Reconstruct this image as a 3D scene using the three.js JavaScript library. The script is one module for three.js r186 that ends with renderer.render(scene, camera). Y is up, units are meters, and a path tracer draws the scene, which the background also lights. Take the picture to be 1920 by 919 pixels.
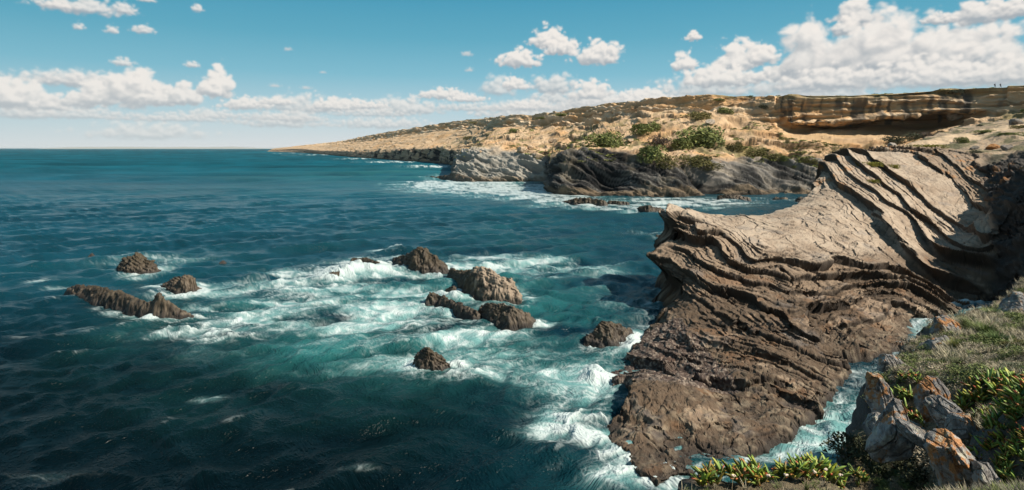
import * as THREE from 'three';
import { mergeGeometries } from 'three/addons/utils/BufferGeometryUtils.js';
import { MarchingCubes } from 'three/addons/objects/MarchingCubes.js';

// ---------- camera, sun, exposure ----------
const EYE = 15, F = 1100;                        // eye height above the sea; focal length for a frame 1920 wide
const scene = new THREE.Scene();
const camera = new THREE.PerspectiveCamera(2 * Math.atan(459.5 / F) * 180 / Math.PI, 1024 / 490, 0.5, 90000);
camera.position.set(0, EYE, 0);
camera.lookAt(0, EYE, -10);
camera.setViewOffset(1024, 490, 0, (459.5 - 278) / 919 * 490, 1024, 490);   // a shifted lens: the horizon lies above the middle
const renderer = new THREE.WebGLRenderer({ antialias: true });
renderer.toneMapping = THREE.LinearToneMapping;
renderer.toneMappingExposure = 1.6;
const SKY = 1 / 1.6;                             // the sky's radiance, so that it shows as photographed at that exposure
renderer.shadowMap.enabled = true;
const SUN = new THREE.Vector3(0.66, 0.70, 0.25).normalize();
const sun = new THREE.DirectionalLight(new THREE.Color(1.0, 0.91, 0.77), 4.9);
sun.position.copy(SUN).multiplyScalar(300).add(new THREE.Vector3(30, 0, -100));
sun.target.position.set(30, 0, -100);
sun.castShadow = true;
sun.shadow.camera.left = sun.shadow.camera.bottom = -260; sun.shadow.camera.right = sun.shadow.camera.top = 260;
sun.shadow.camera.near = 1; sun.shadow.camera.far = 900; sun.shadow.mapSize.set(4096, 4096);
scene.add(sun, sun.target);
sun.name = 'sun'; sun.target.name = 'sun_target';

// ---------- noise ----------
function rng(seed) { let a = seed >>> 0; return () => { a = (a + 0x6D2B79F5) >>> 0; let t = Math.imul(a ^ (a >>> 15), 1 | a); t = (t + Math.imul(t ^ (t >>> 7), 61 | t)) ^ t; return ((t ^ (t >>> 14)) >>> 0) / 4294967296; }; }
const perm = new Uint8Array(512);
{ const r = rng(77), p = [...Array(256).keys()]; for (let i = 255; i > 0; i--) { const j = Math.floor(r() * (i + 1)); [p[i], p[j]] = [p[j], p[i]]; } for (let i = 0; i < 512; i++) perm[i] = p[i & 255]; }
const fl = Math.floor;
function grad(h, x, y, z) { h &= 15; const u = h < 8 ? x : y, v = h < 4 ? y : h === 12 || h === 14 ? x : z; return ((h & 1) ? -u : u) + ((h & 2) ? -v : v); }
function n3(x, y, z) {
  const xi = fl(x), yi = fl(y), zi = fl(z); x -= xi; y -= yi; z -= zi;
  const X = xi & 255, Y = yi & 255, Z = zi & 255;
  const u = x * x * x * (x * (x * 6 - 15) + 10), v = y * y * y * (y * (y * 6 - 15) + 10), w = z * z * z * (z * (z * 6 - 15) + 10);
  const A = perm[X] + Y, AA = perm[A] + Z, AB = perm[A + 1] + Z, B = perm[X + 1] + Y, BA = perm[B] + Z, BB = perm[B + 1] + Z;
  const l = (a, b, t) => a + (b - a) * t;
  return l(l(l(grad(perm[AA], x, y, z), grad(perm[BA], x - 1, y, z), u), l(grad(perm[AB], x, y - 1, z), grad(perm[BB], x - 1, y - 1, z), u), v),
    l(l(grad(perm[AA + 1], x, y, z - 1), grad(perm[BA + 1], x - 1, y, z - 1), u), l(grad(perm[AB + 1], x, y - 1, z - 1), grad(perm[BB + 1], x - 1, y - 1, z - 1), u), v), w);
}
function fbm(x, y, z, o = 4) { let s = 0, a = 0.5; for (let i = 0; i < o; i++) { s += a * n3(x, y, z); x = x * 2.03 + 17.1; y = y * 2.03 + 5.3; z = z * 2.03 + 9.7; a *= 0.5; } return s * 1.5; }
function ridged(x, y, z, o = 4) { let s = 0, a = 0.5; for (let i = 0; i < o; i++) { s += a * (1 - Math.abs(n3(x, y, z)) * 2); x = x * 2.1 + 3.1; y = y * 2.1 + 8.3; z = z * 2.1 + 1.7; a *= 0.5; } return s; }
function cell(x, y, out, seed = 0) {               // nearest and second nearest feature point of a jittered grid; out = [F1, F2, id]
  const xi = fl(x), yi = fl(y); let f1 = 9, f2 = 9, id = 0;
  for (let a = -1; a <= 1; a++) for (let b = -1; b <= 1; b++) {
    const h = perm[(perm[(xi + a + seed) & 255] + yi + b) & 255], px = xi + a + perm[h] / 255, py = yi + b + perm[(h + 91) & 255] / 255;
    const d = (px - x) * (px - x) + (py - y) * (py - y);
    if (d < f1) { f2 = f1; f1 = d; id = h; } else if (d < f2) f2 = d;
  }
  out[0] = Math.sqrt(f1); out[1] = Math.sqrt(f2); out[2] = id / 255; return out;
}
const clamp = (x, a = 0, b = 1) => x < a ? a : x > b ? b : x;
const ss = (a, b, x) => { const t = clamp((x - a) / (b - a)); return t * t * (3 - 2 * t); };
const mix = (a, b, t) => a + (b - a) * t;
const mix3 = (a, b, t) => [a[0] + (b[0] - a[0]) * t, a[1] + (b[1] - a[1]) * t, a[2] + (b[2] - a[2]) * t];
const P = (u, v, D) => new THREE.Vector3((u - 960) / F * D, EYE - (v - 278) / F * D, -D);       // a measured sight line and a distance, as a place
const sea = (v) => EYE * F / (v - 278);                                                            // distance at which a sight line meets the sea

// ---------- naming ----------
const taken = {};
function numbered(name) { const n = taken[name] = (taken[name] ?? -1) + 1; return n ? name + '_' + String(n).padStart(3, '0') : name; }
function tag(o, label, category, group, kind) { o.userData.label = label; if (category) o.userData.category = category; if (group) o.userData.group = group; if (kind) o.userData.kind = kind; return o; }
function top(o, name) { o.name = numbered(name); scene.add(o); return o; }
function mesh(geo, mat, name, parent) { const m = new THREE.Mesh(geo, mat); m.castShadow = m.receiveShadow = true; m.name = name; if (parent) parent.add(m); return m; }

// ---------- sky: air and cumulus, computed ----------
{
  const W = 4096, Hh = 2048, data = new Float32Array(W * Hh * 4);
  const air = (el, az) => {                        // el in degrees
    const stops = [[-90, .16, .20, .22], [-1, .50, .58, .60], [0, .60, .67, .68], [1.6, .50, .63, .66], [4, .36, .57, .64], [7, .19, .46, .575], [10.5, .105, .37, .50], [15, .055, .295, .44], [25, .03, .225, .37], [45, .024, .16, .29], [90, .02, .12, .23]];
    let i = 0; while (i < stops.length - 2 && el > stops[i + 1][0]) i++;
    const t = clamp((el - stops[i][0]) / (stops[i + 1][0] - stops[i][0]));
    return [1, 2, 3].map((k) => mix(stops[i][k], stops[i + 1][k], t));
  };
  for (let r = 0; r < Hh; r++) { const c = air(((r + .5) / Hh - .5) * 180); for (let k = 0; k < W; k++) { const o = (r * W + k) * 4, az = k / W * 2 * Math.PI; const g = 1 + .10 * Math.cos(az + 1.1 - Math.PI / 2 - 1.4); data[o] = c[0] * g * g; data[o + 1] = c[1] * g; data[o + 2] = c[2] * g; data[o + 3] = 1; } }
  const R = rng(5), clouds = [];
  const cl = (u, v, hw, h, soft = 0, grey = 0) => {   // base at v, half width and height as seen
    const X = (u - 960) / F, Y = (278 - v) / F, s = Math.hypot(X, 1);
    clouds.push([Math.atan2(X, 1), Math.atan2(Y, s), hw / F / (1 + X * X), h / F / s, soft, grey, R() * 200]);
  };
  // high veils and the low bank along the horizon
  const low = rng(19);
  for (let i = 0; i < 150; i++) { const az = (low() * 2 - 1) * Math.PI, el = .010 + low() * .085; clouds.push([az, el, .02 + low() * .075, .012 + low() * .026, .28 + low() * .3, .2 + low() * .25, low() * 200]); }
  for (const a of [[150, 222, 160, 20], [330, 228, 140, 18], [520, 226, 100, 18], [700, 218, 100, 15], [880, 208, 80, 18], [1000, 208, 110, 22], [1150, 200, 100, 22], [40, 222, 90, 30], [1320, 180, 130, 40], [1500, 178, 160, 50], [1720, 165, 220, 45], [1900, 160, 130, 50], [1640, 150, 200, 60]]) cl(...a, .5, .45);
  for (const a of [[40, 200, 75, 52], [8, 197, 45, 50], [95, 205, 40, 30], [150, 200, 50, 32], [190, 197, 48, 50], [236, 192, 46, 68], [262, 196, 50, 66], [300, 196, 45, 36], [345, 194, 40, 42], [412, 178, 30, 54], [395, 178, 28, 34], [460, 204, 50, 22], [520, 196, 34, 14], [640, 204, 50, 24], [690, 203, 46, 14], [615, 205, 40, 20], [830, 184, 50, 20], [875, 190, 40, 14], [965, 168, 30, 24], [976, 123, 46, 32], [1028, 88, 36, 38], [1055, 100, 40, 30], [1120, 117, 56, 40], [1108, 184, 42, 34], [1215, 192, 58, 28], [1180, 192, 40, 22], [990, 205, 48, 18], [1283, 131, 28, 34], [1300, 75, 17, 18], [1390, 128, 62, 50], [1425, 118, 36, 40], [1350, 160, 90, 38], [1470, 150, 80, 32]]) cl(...a);
  for (const a of [[1515, 140, 62, 100], [1560, 150, 80, 90], [1606, 46, 46, 50], [1590, 64, 38, 34], [1640, 140, 96, 112], [1690, 134, 76, 96], [1770, 126, 92, 92], [1860, 124, 90, 76], [1840, 40, 84, 42], [1760, 44, 40, 20], [1910, 30, 60, 34], [1730, 150, 140, 44], [1560, 165, 120, 40], [1900, 150, 90, 50], [1800, 158, 120, 40]]) cl(...a, .04, .36);
  for (const a of [[150, 24, 92, 34], [105, 15, 50, 18], [232, 25, 30, 20], [210, 62, 16, 14], [268, 62, 24, 17], [148, 55, 12, 14], [370, 22, 13, 15], [230, 123, 27, 16], [360, 126, 17, 12], [275, 3, 20, 10]]) cl(...a, .35, .1);
  for (const a of [[540, 95, 9, 8], [515, 163, 14, 7], [575, 167, 14, 6], [605, 137, 8, 4], [880, 134, 10, 8], [875, 105, 14, 10]]) cl(...a, .7, .1);
  const far = rng(31);
  for (let i = 0; i < 150; i++) { const az = (far() * 2 - 1) * Math.PI; if (Math.abs(az) < .80) { far(); far(); far(); far(); continue; } const el = .07 + Math.pow(far(), 2.2) * .8, s = .04 + el * .12; clouds.push([az, el, s * (1 + far()), s * (.5 + far() * .4), .15, .15 + far() * .2, far() * 200]); }
  for (let i = 0; i < 26; i++) { const az = (far() - .5) * 1.6, el = .29 + far() * .5, s = .03 + far() * .06; clouds.push([az, el, s * 1.5, s * .7, .3, .15, far() * 200]); }
  const c3 = [0, 0, 0];
  const puff = (x, y, s) => { let v = 0, a = .55; for (let i = 0; i < 4; i++) { cell(x, y, c3, s & 255); v += a * (1 - c3[0] * 1.15); x = x * 2.1 + 7.3; y = y * 2.1 + 3.9; a *= .52; } return v; };
  for (const [az0, el0, hw, h, soft, grey, seed] of clouds) {
    const pa = hw * 1.45, r0 = Math.max(0, fl((.5 + (el0 - h * .55) / Math.PI) * Hh)), r1 = Math.min(Hh - 1, fl((.5 + (el0 + h * 1.5) / Math.PI) * Hh));
    const k0 = fl(((az0 - Math.PI / 2 - pa) / (2 * Math.PI) + .5) * W), k1 = fl(((az0 - Math.PI / 2 + pa) / (2 * Math.PI) + .5) * W), ns = 1.85 / h;
    const den = (x, y) => {
      const a = x / hw, e = (y - h * .22) / h, ee = e < 0 ? e * 3.2 : e * 1.28;
      const wx = x + h * .14 * n3(x * ns, y * ns, seed), wy = y + h * .14 * n3(x * ns + 40, y * ns, seed);
      return 1 - Math.sqrt(a * a * (1 + Math.max(0, e) * .8) + ee * ee) + (puff(wx * ns * .9 + seed, wy * ns * 1.15 + seed * 2, fl(seed)) - .42) * 1.15;
    };
    for (let r = r0; r <= r1; r++) for (let kk = k0; kk <= k1; kk++) {
      const el = ((r + .5) / Hh - .5) * Math.PI, az = ((kk + .5) / W - .5) * 2 * Math.PI + Math.PI / 2 - az0, x = az, y = el - el0;
      const d = den(x, y); if (d < -.02) continue;
      const al = ss(0, mix(.36, 1.1, soft), d) * mix(.97, .6, soft);
      const rel = soft > .6 ? 0 : clamp((d - den(x + h * .09, y + h * .15)) * 1.3, -.4, .5);
      const up = clamp(y / h);
      const q = clamp(.36 + .62 * Math.pow(up, .7) + rel * .8 - grey * .42 - soft * .05, .05, 1), air0 = air(el * 180 / Math.PI);
      let c = [mix(.34, .92, q), mix(.385, .86, q), mix(.43, .80, q)];
      const hz = Math.exp(-Math.max(0, el) / .075) * .78; c = mix3(c, [.62, .68, .69], hz);
      const o = (r * W + ((kk % W) + W) % W) * 4; for (let j = 0; j < 3; j++) data[o + j] = mix(data[o + j], c[j], al);
    }
  }
  for (let i = 0; i < data.length; i++) if ((i & 3) !== 3) data[i] *= SKY;
  const t = new THREE.DataTexture(data, W, Hh, THREE.RGBAFormat, THREE.FloatType);
  t.mapping = THREE.EquirectangularReflectionMapping; t.magFilter = THREE.LinearFilter; t.needsUpdate = true;
  scene.background = t; scene.environment = t;
}

// ---------- shared textures ----------
function tile(size, fn, srgb) {
  const d = new Uint8Array(size * size * 4);
  for (let y = 0; y < size; y++) for (let x = 0; x < size; x++) { const v = fn(x / size, y / size), o = (y * size + x) * 4; const c = Array.isArray(v) ? v : [v, v, v]; for (let k = 0; k < 3; k++) d[o + k] = clamp(c[k]) * 255; d[o + 3] = 255; }
  const t = new THREE.DataTexture(d, size, size); t.wrapS = t.wrapT = THREE.RepeatWrapping; t.magFilter = THREE.LinearFilter; t.minFilter = THREE.LinearMipmapLinearFilter; t.needsUpdate = true;
  if (srgb) t.colorSpace = THREE.SRGBColorSpace; return t;
}
const torus = (x, y, s, fn) => { const a = x * 2 * Math.PI, b = y * 2 * Math.PI; return fn(Math.cos(a) * s, Math.sin(a) * s + Math.cos(b) * s * .73, Math.sin(b) * s); };
const grainTex = tile(512, (x, y) => .5 + .42 * torus(x, y, 7, (a, b, c) => fbm(a, b, c, 4)) + .18 * torus(x, y, 22, (a, b, c) => n3(a, b, c)));
const speckTex = tile(512, (x, y) => { const n = torus(x, y, 9, (a, b, c) => fbm(a, b, c, 4)); return .80 + .17 * n + .10 * torus(x, y, 30, (a, b, c) => n3(a, b, c)); });
const rockMat = new THREE.MeshStandardMaterial({ vertexColors: true, roughness: .88, map: speckTex, bumpMap: grainTex, bumpScale: .05 });
const cliffMat = new THREE.MeshStandardMaterial({ vertexColors: true, roughness: .95, bumpMap: grainTex, bumpScale: .5 });

// a sheet of nu x nv points; fn writes position, colour and uv; faces wholly below cut are left out
function sheet(nu, nv, fn, cut = -1e9, flip = false) {
  const pos = new Float32Array(nu * nv * 3), col = new Float32Array(nu * nv * 3), uv = new Float32Array(nu * nv * 2), o = { p: [0, 0, 0], c: [0, 0, 0], t: [0, 0] };
  for (let j = 0; j < nv; j++) for (let i = 0; i < nu; i++) { fn(i, j, o); const k = j * nu + i; pos.set(o.p, k * 3); col.set(o.c, k * 3); uv.set(o.t, k * 2); }
  const idx = [], Y = (k) => pos[k * 3 + 1];
  for (let j = 0; j < nv - 1; j++) for (let i = 0; i < nu - 1; i++) {
    const a = j * nu + i, b = a + 1, c = a + nu, d = c + 1;
    if (Y(a) < cut && Y(b) < cut && Y(c) < cut && Y(d) < cut) continue;
    if (flip) idx.push(a, c, b, b, c, d); else idx.push(a, b, c, b, d, c);
  }
  const g = new THREE.BufferGeometry();
  g.setAttribute('position', new THREE.BufferAttribute(pos, 3)); g.setAttribute('color', new THREE.BufferAttribute(col, 3)); g.setAttribute('uv', new THREE.BufferAttribute(uv, 2));
  g.setIndex(new THREE.BufferAttribute(new Uint32Array(idx), 1)); g.computeVertexNormals();
  return g;
}
function along(geo, fn) {                            // moves each point of a sheet along its normal by fn(x, y, z, k, normal y); then shades anew
  const p = geo.attributes.position.array, n = Float32Array.from(geo.attributes.normal.array);
  for (let k = 0; k < p.length; k += 3) { const d = fn(p[k], p[k + 1], p[k + 2], k / 3, n[k + 1]); p[k] += n[k] * d; p[k + 1] += n[k + 1] * d; p[k + 2] += n[k + 2] * d; }
  geo.computeVertexNormals(); return n;
}
function paint(geo, fn) { const p = geo.attributes.position.array, n = geo.attributes.normal.array, c = geo.attributes.color.array; for (let k = 0; k < p.length; k += 3) { const q = fn(p[k], p[k + 1], p[k + 2], k / 3, n[k + 1]); c[k] = Math.max(.006, q[0]); c[k + 1] = Math.max(.006, q[1]); c[k + 2] = Math.max(.006, q[2]); } }
function solve(A, b) {                              // linear system, Gauss
  const n = b.length; for (let i = 0; i < n; i++) { let p = i; for (let r = i + 1; r < n; r++) if (Math.abs(A[r][i]) > Math.abs(A[p][i])) p = r; [A[i], A[p]] = [A[p], A[i]]; [b[i], b[p]] = [b[p], b[i]];
    for (let r = i + 1; r < n; r++) { const f = A[r][i] / A[i][i]; if (f) { for (let c = i; c < n; c++) A[r][c] -= f * A[i][c]; b[r] -= f * b[i]; } } }
  for (let i = n - 1; i >= 0; i--) { for (let c = i + 1; c < n; c++) b[i] -= A[i][c] * b[c]; b[i] /= A[i][i]; } return b;
}
function surface(points, smooth = 0) {              // a smooth surface through [x, z, value] points
  const n = points.length, A = [], b = [], e = .3;
  for (let i = 0; i < n + 3; i++) { A.push(new Array(n + 3).fill(0)); b.push(0); }
  for (let i = 0; i < n; i++) { const [x, z, v] = points[i]; for (let j = 0; j < n; j++) A[i][j] = Math.sqrt((x - points[j][0]) ** 2 + (z - points[j][1]) ** 2 + e); A[i][i] += -smooth; A[i][n] = A[n][i] = 1; A[i][n + 1] = A[n + 1][i] = x; A[i][n + 2] = A[n + 2][i] = z; b[i] = v; }
  const w = Float64Array.from(solve(A, b)), X = Float64Array.from(points, (p) => p[0]), Z = Float64Array.from(points, (p) => p[1]);
  return (x, z) => { let s = w[n] + w[n + 1] * x + w[n + 2] * z; for (let i = 0; i < n; i++) { const a = x - X[i], c = z - Z[i]; s += w[i] * Math.sqrt(a * a + c * c + e); } return s; };
}
function inside(poly, x, z) {                       // signed distance to a closed outline, positive within
  let d = 1e9, inn = false;
  for (let i = 0, j = poly.length - 1; i < poly.length; j = i++) {
    const [ax, az] = poly[j], [bx, bz] = poly[i], ex = bx - ax, ez = bz - az, t = clamp(((x - ax) * ex + (z - az) * ez) / (ex * ex + ez * ez)), dx = x - ax - ex * t, dz = z - az - ez * t;
    d = Math.min(d, dx * dx + dz * dz); if ((az > z) !== (bz > z) && x < (bx - ax) * (z - az) / (bz - az) + ax) inn = !inn;
  }
  return inn ? Math.sqrt(d) : -Math.sqrt(d);
}
function hit(h, u, v, d0, d1) {                     // where a sight line meets a height field
  let D = d0; for (; D < d1; D *= 1.004) { const p = P(u, v, D); if (p.y <= h(p.x, p.z)) return p; } return P(u, v, d1);
}
// ---------- rocks standing in the sea ----------
const rockSpots = [];
{
  const seaRockMat = new THREE.MeshStandardMaterial({ vertexColors: true, roughness: .62, map: speckTex, bumpMap: grainTex, bumpScale: .04 });
  const build = (label, pts, opt = {}, more = []) => {
    const { pale = 0, seed = 1, n = 110, barn = .8, group } = opt;
    const toRidge = (list) => list.map(([u, vf, vt, w]) => { const D0 = sea(vf), wm = w / F * D0, D = D0 + wm * .8, x = (u - 960) / F * D; return { x, z: -D, h: Math.max(.12, EYE - (vt - 278) / F * D), w: wm * 1.15 }; });
    const ridges = [toRidge(pts), ...more.map(toRidge)], all = ridges.flat();
    let x0 = 1e9, x1 = -1e9, z0 = 1e9, z1 = -1e9; for (const p of all) { const m = p.w * 1.5 + .2; x0 = Math.min(x0, p.x - m); x1 = Math.max(x1, p.x + m); z0 = Math.min(z0, p.z - m); z1 = Math.max(z1, p.z + m); rockSpots.push([p.x, p.z, p.w * 1.6 + .3]); }
    const cx = (x0 + x1) / 2, cz = (z0 + z1) / 2, sc = Math.max(.5, all.reduce((s, p) => s + p.w, 0) / all.length), dist = -cz, W = x1 - x0, Dz = z1 - z0;
    const nx = Math.round(clamp(n * Math.sqrt(W / Dz), 40, 260)), nz = Math.round(clamp(n * Math.sqrt(Dz / W), 40, 200));
    const hAt = (x, z) => {
      const wx = x + sc * .35 * fbm(x / sc * .9 + seed, 1, z / sc * .9, 3), wz = z + sc * .35 * fbm(x / sc * .9 + seed + 40, 1, z / sc * .9, 3); let h = -1;
      for (const r of ridges) for (let i = 0; i < Math.max(1, r.length - 1); i++) {
        const a = r[i], b = r[i + 1] ?? a, ex = b.x - a.x, ez = b.z - a.z, t = r.length > 1 ? clamp(((wx - a.x) * ex + (wz - a.z) * ez) / (ex * ex + ez * ez)) : 0;
        const d = Math.hypot(wx - a.x - ex * t, wz - a.z - ez * t) / mix(a.w, b.w, t), H = mix(a.h, b.h, t);
        h = Math.max(h, (H + .25) * (1 - Math.pow(d, 1.75)) - .25);
      }
      return h;
    };
    const s = 1 / sc;
    const geo = sheet(nx, nz, (i, j, o) => { const x = x0 + W * i / (nx - 1), z = z1 - Dz * j / (nz - 1); o.p[0] = x - cx; o.p[1] = Math.max(-.7, hAt(x, z)); o.p[2] = z - cz; o.t[0] = x * .7; o.t[1] = (z + o.p[1]) * .7; }, -.65);
    const bed = (x, y, z) => (x * .42 - z * .35 + y * .85) * s * 3.4 + .7 * fbm(x * s * .8 + seed, y * s * .8, z * s * .8, 3);
    along(geo, (x, y, z) => {
      const up = clamp((y + .3) / .8), q = bed(x, y, z), f = q - fl(q);
      return up * sc * (.52 * (ridged(x * s * .75 + seed, y * s * .75, z * s * .75 + seed, 4) - .62) + (.5 - f) * .17 * ss(1, .92, f) + .13 * fbm(x * s * 3.4, y * s * 3.4, z * s * 3.4 + seed, 4));
    });
    along(geo, (x, y, z) => .03 * n3(x * 6, y * 6, z * 6) + .035 * Math.abs(n3(x * 3.1, y * 3.1, z * 3.1 + 9)));
    paint(geo, (x, y, z, k, ny) => {
      const n1 = fbm(x * s * 1.1, y * s * 1.1, z * s * 1.1 + seed, 4), n2 = fbm(x * 4.5, y * 4.5, z * 4.5, 3), q = bed(x, y, z), f = q - fl(q);
      let c = mix3([.068, .044, .02], [.11, .078, .036], clamp(.5 + n1)); c = mix3(c, [.05, .036, .022], ss(.05, .4, -n1) * .8);
      if (pale) c = mix3(c, [.42, .32, .23], pale * ss(-.1, .25, n1 * .7 + (y - .6) * .14 + x * .2 * s));
      const low = ss(1.5, .25, y - .4 * n1), sp = ss(.0, .3, n2); c = mix3(c, mix3([.06, .04, .03], [.34, .265, .185], sp), low * barn * .8);
      c = mix3(c, [.04, .028, .018], ss(.86, .98, f) * .6); c = mix3(c, [.018, .014, .012], ss(.55, .1, y) * .85);
      const wet = pale > .5 ? .8 : .62; return [c[0] * wet, c[1] * wet, c[2] * wet];
    });
    const m = top(mesh(geo, seaRockMat, 'x'), 'sea_rock'); m.position.set(cx, 0, cz); tag(m, label, 'rock', group || 'rocks standing in the sea');
  };
  build('blunt dark brown rock behind the left end of the long low reef', [[232, 507, 486, 12], [258, 513, 475, 24], [280, 514, 488, 18]], { seed: 3 });
  build('squat brown rock with a sunlit left flank between two other rocks and the foam', [[305, 540, 535, 9], [330, 546, 519, 18], [350, 551, 513, 19], [366, 550, 526, 9]], { seed: 5, pale: .3 });
  build('long low barnacled reef with one pointed tooth, running down to the right', [[128, 549, 540, 6], [150, 558, 534, 13], [185, 567, 536, 15], [205, 573, 544, 14], [225, 580, 546, 15], [250, 588, 557, 14], [280, 594, 566, 12], [297, 597, 549, 12], [310, 599, 562, 12], [335, 600, 578, 10], [362, 600, 592, 6]], { seed: 8, n: 150, barn: 1, pale: .15 });
  build('broad brown hump with spray behind it, at the back of the middle rocks', [[740, 488, 483, 7], [760, 500, 478, 16], [790, 510, 464, 24], [815, 512, 478, 18], [836, 511, 498, 8]], { seed: 11 });
  build('largest middle rock, jagged, with a pale sunlit right shoulder', [[850, 523, 506, 8], [880, 546, 508, 18], [893, 556, 500, 24], [915, 562, 503, 28], [945, 566, 522, 24], [972, 567, 546, 10]], { seed: 14, n: 170, pale: .95, barn: .3 }, [[[935, 540, 516, 9], [962, 548, 524, 8]], [[846, 518, 502, 8], [858, 522, 508, 7]]]);
  build('string of small brown lumps in front of the largest middle rock', [[808, 573, 548, 13], [822, 573, 552, 10], [845, 582, 561, 11], [870, 593, 571, 9], [893, 601, 583, 11]], { seed: 17 });
  build('low ribbed brown slab just below the largest middle rock', [[905, 594, 571, 12], [930, 606, 568, 18], [960, 616, 575, 20], [985, 614, 584, 14], [1004, 606, 597, 6]], { seed: 21, pale: .3 });
  build('rounded dark barnacled rock standing alone off the spur', [[1104, 645, 626, 11], [1135, 648, 602, 24], [1163, 640, 609, 16], [1182, 629, 619, 6]], { seed: 25, barn: 1 });
  build('single brown rock nearest the viewer with foam on its right side', [[785, 690, 660, 13], [802, 697, 650, 19], [825, 697, 666, 16], [843, 696, 682, 7]], { seed: 28 });
  build('thin rock ridge with a wave breaking over it, left of the brown hump', [[660, 496, 484, 7], [688, 500, 483, 9], [712, 506, 493, 7], [738, 515, 508, 6]], { seed: 31, n: 80, barn: .2 });
  build('tiny black rock at the left foot of the breaking wave', [[620, 526, 511, 8], [634, 524, 508, 8]], { seed: 33, n: 60, barn: .2 });
  build('little brown lump in the gap between the hump and the string of lumps', [[838, 549, 541, 6], [850, 553, 536, 8]], { seed: 36, n: 60 });
  build('tiny awash rock left of the blunt far left rock', [[172, 481, 475, 6]], { seed: 38, n: 50 });
  build('tiny awash rock alone in dark water between the left and middle rocks', [[418, 494, 489, 6]], { seed: 40, n: 50 });
  build('dark rock barely awash against the left side of the spur', [[1108, 706, 700, 7], [1124, 708, 699, 7]], { seed: 44, n: 60, barn: .2 });
  build('low dark skerry in surf below the black headland', [[1060, 381, 374, 7], [1085, 383, 371, 9], [1110, 384, 371, 9], [1132, 386, 376, 7]], { seed: 47, n: 90, barn: .1 });
  build('small dark rocks at the right end of the surf skerry', [[1143, 383, 376, 5], [1160, 384, 377, 4], [1177, 384, 379, 4]], { seed: 49, n: 70, barn: .1 });
  build('low dark rock in foam off the tip of the spur', [[1195, 395, 388, 6], [1215, 398, 385, 8], [1240, 397, 390, 6]], { seed: 52, n: 80, barn: .1 });
  build('small wet rock in foam left of the spur under its tip', [[1232, 446, 440, 6], [1252, 447, 440, 5]], { seed: 55, n: 50, barn: .1 });
  build('ochre boulder at the foot of the cove cliff, right of two others', [[1500, 378, 370, 8], [1512, 378, 371, 6]], { seed: 57, n: 60, barn: .2, pale: .6 });
  build('ochre ledge in the middle of the cove below the black cliff', [[1455, 375, 369, 6], [1472, 376, 370, 6]], { seed: 59, n: 60, barn: .2, pale: .6 });
  build('flat brown ledge at the left end of the cove', [[1350, 374, 366, 6], [1375, 375, 365, 8], [1400, 375, 368, 7]], { seed: 61, n: 80, barn: .2, pale: .35 });
  build('low brown rock shelf at the left foot of the grey headland', [[796, 334, 331, 4], [825, 335, 330, 5], [855, 339, 326, 7], [885, 343, 334, 6]], { seed: 63, n: 120, barn: .2, pale: .4 });
}
const pathLine = []; const layPath = () => { const c = new THREE.CatmullRomCurve3([[1648, 289], [1690, 281], [1740, 270.5], [1788, 261], [1837, 250], [1880, 242.5], [1925, 234], [1990, 222]].map(([u, v]) => hit(spurH, u, v, 70, 140))); for (const p of c.getSpacedPoints(90)) pathLine.push([p.x, p.z]); };
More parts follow.
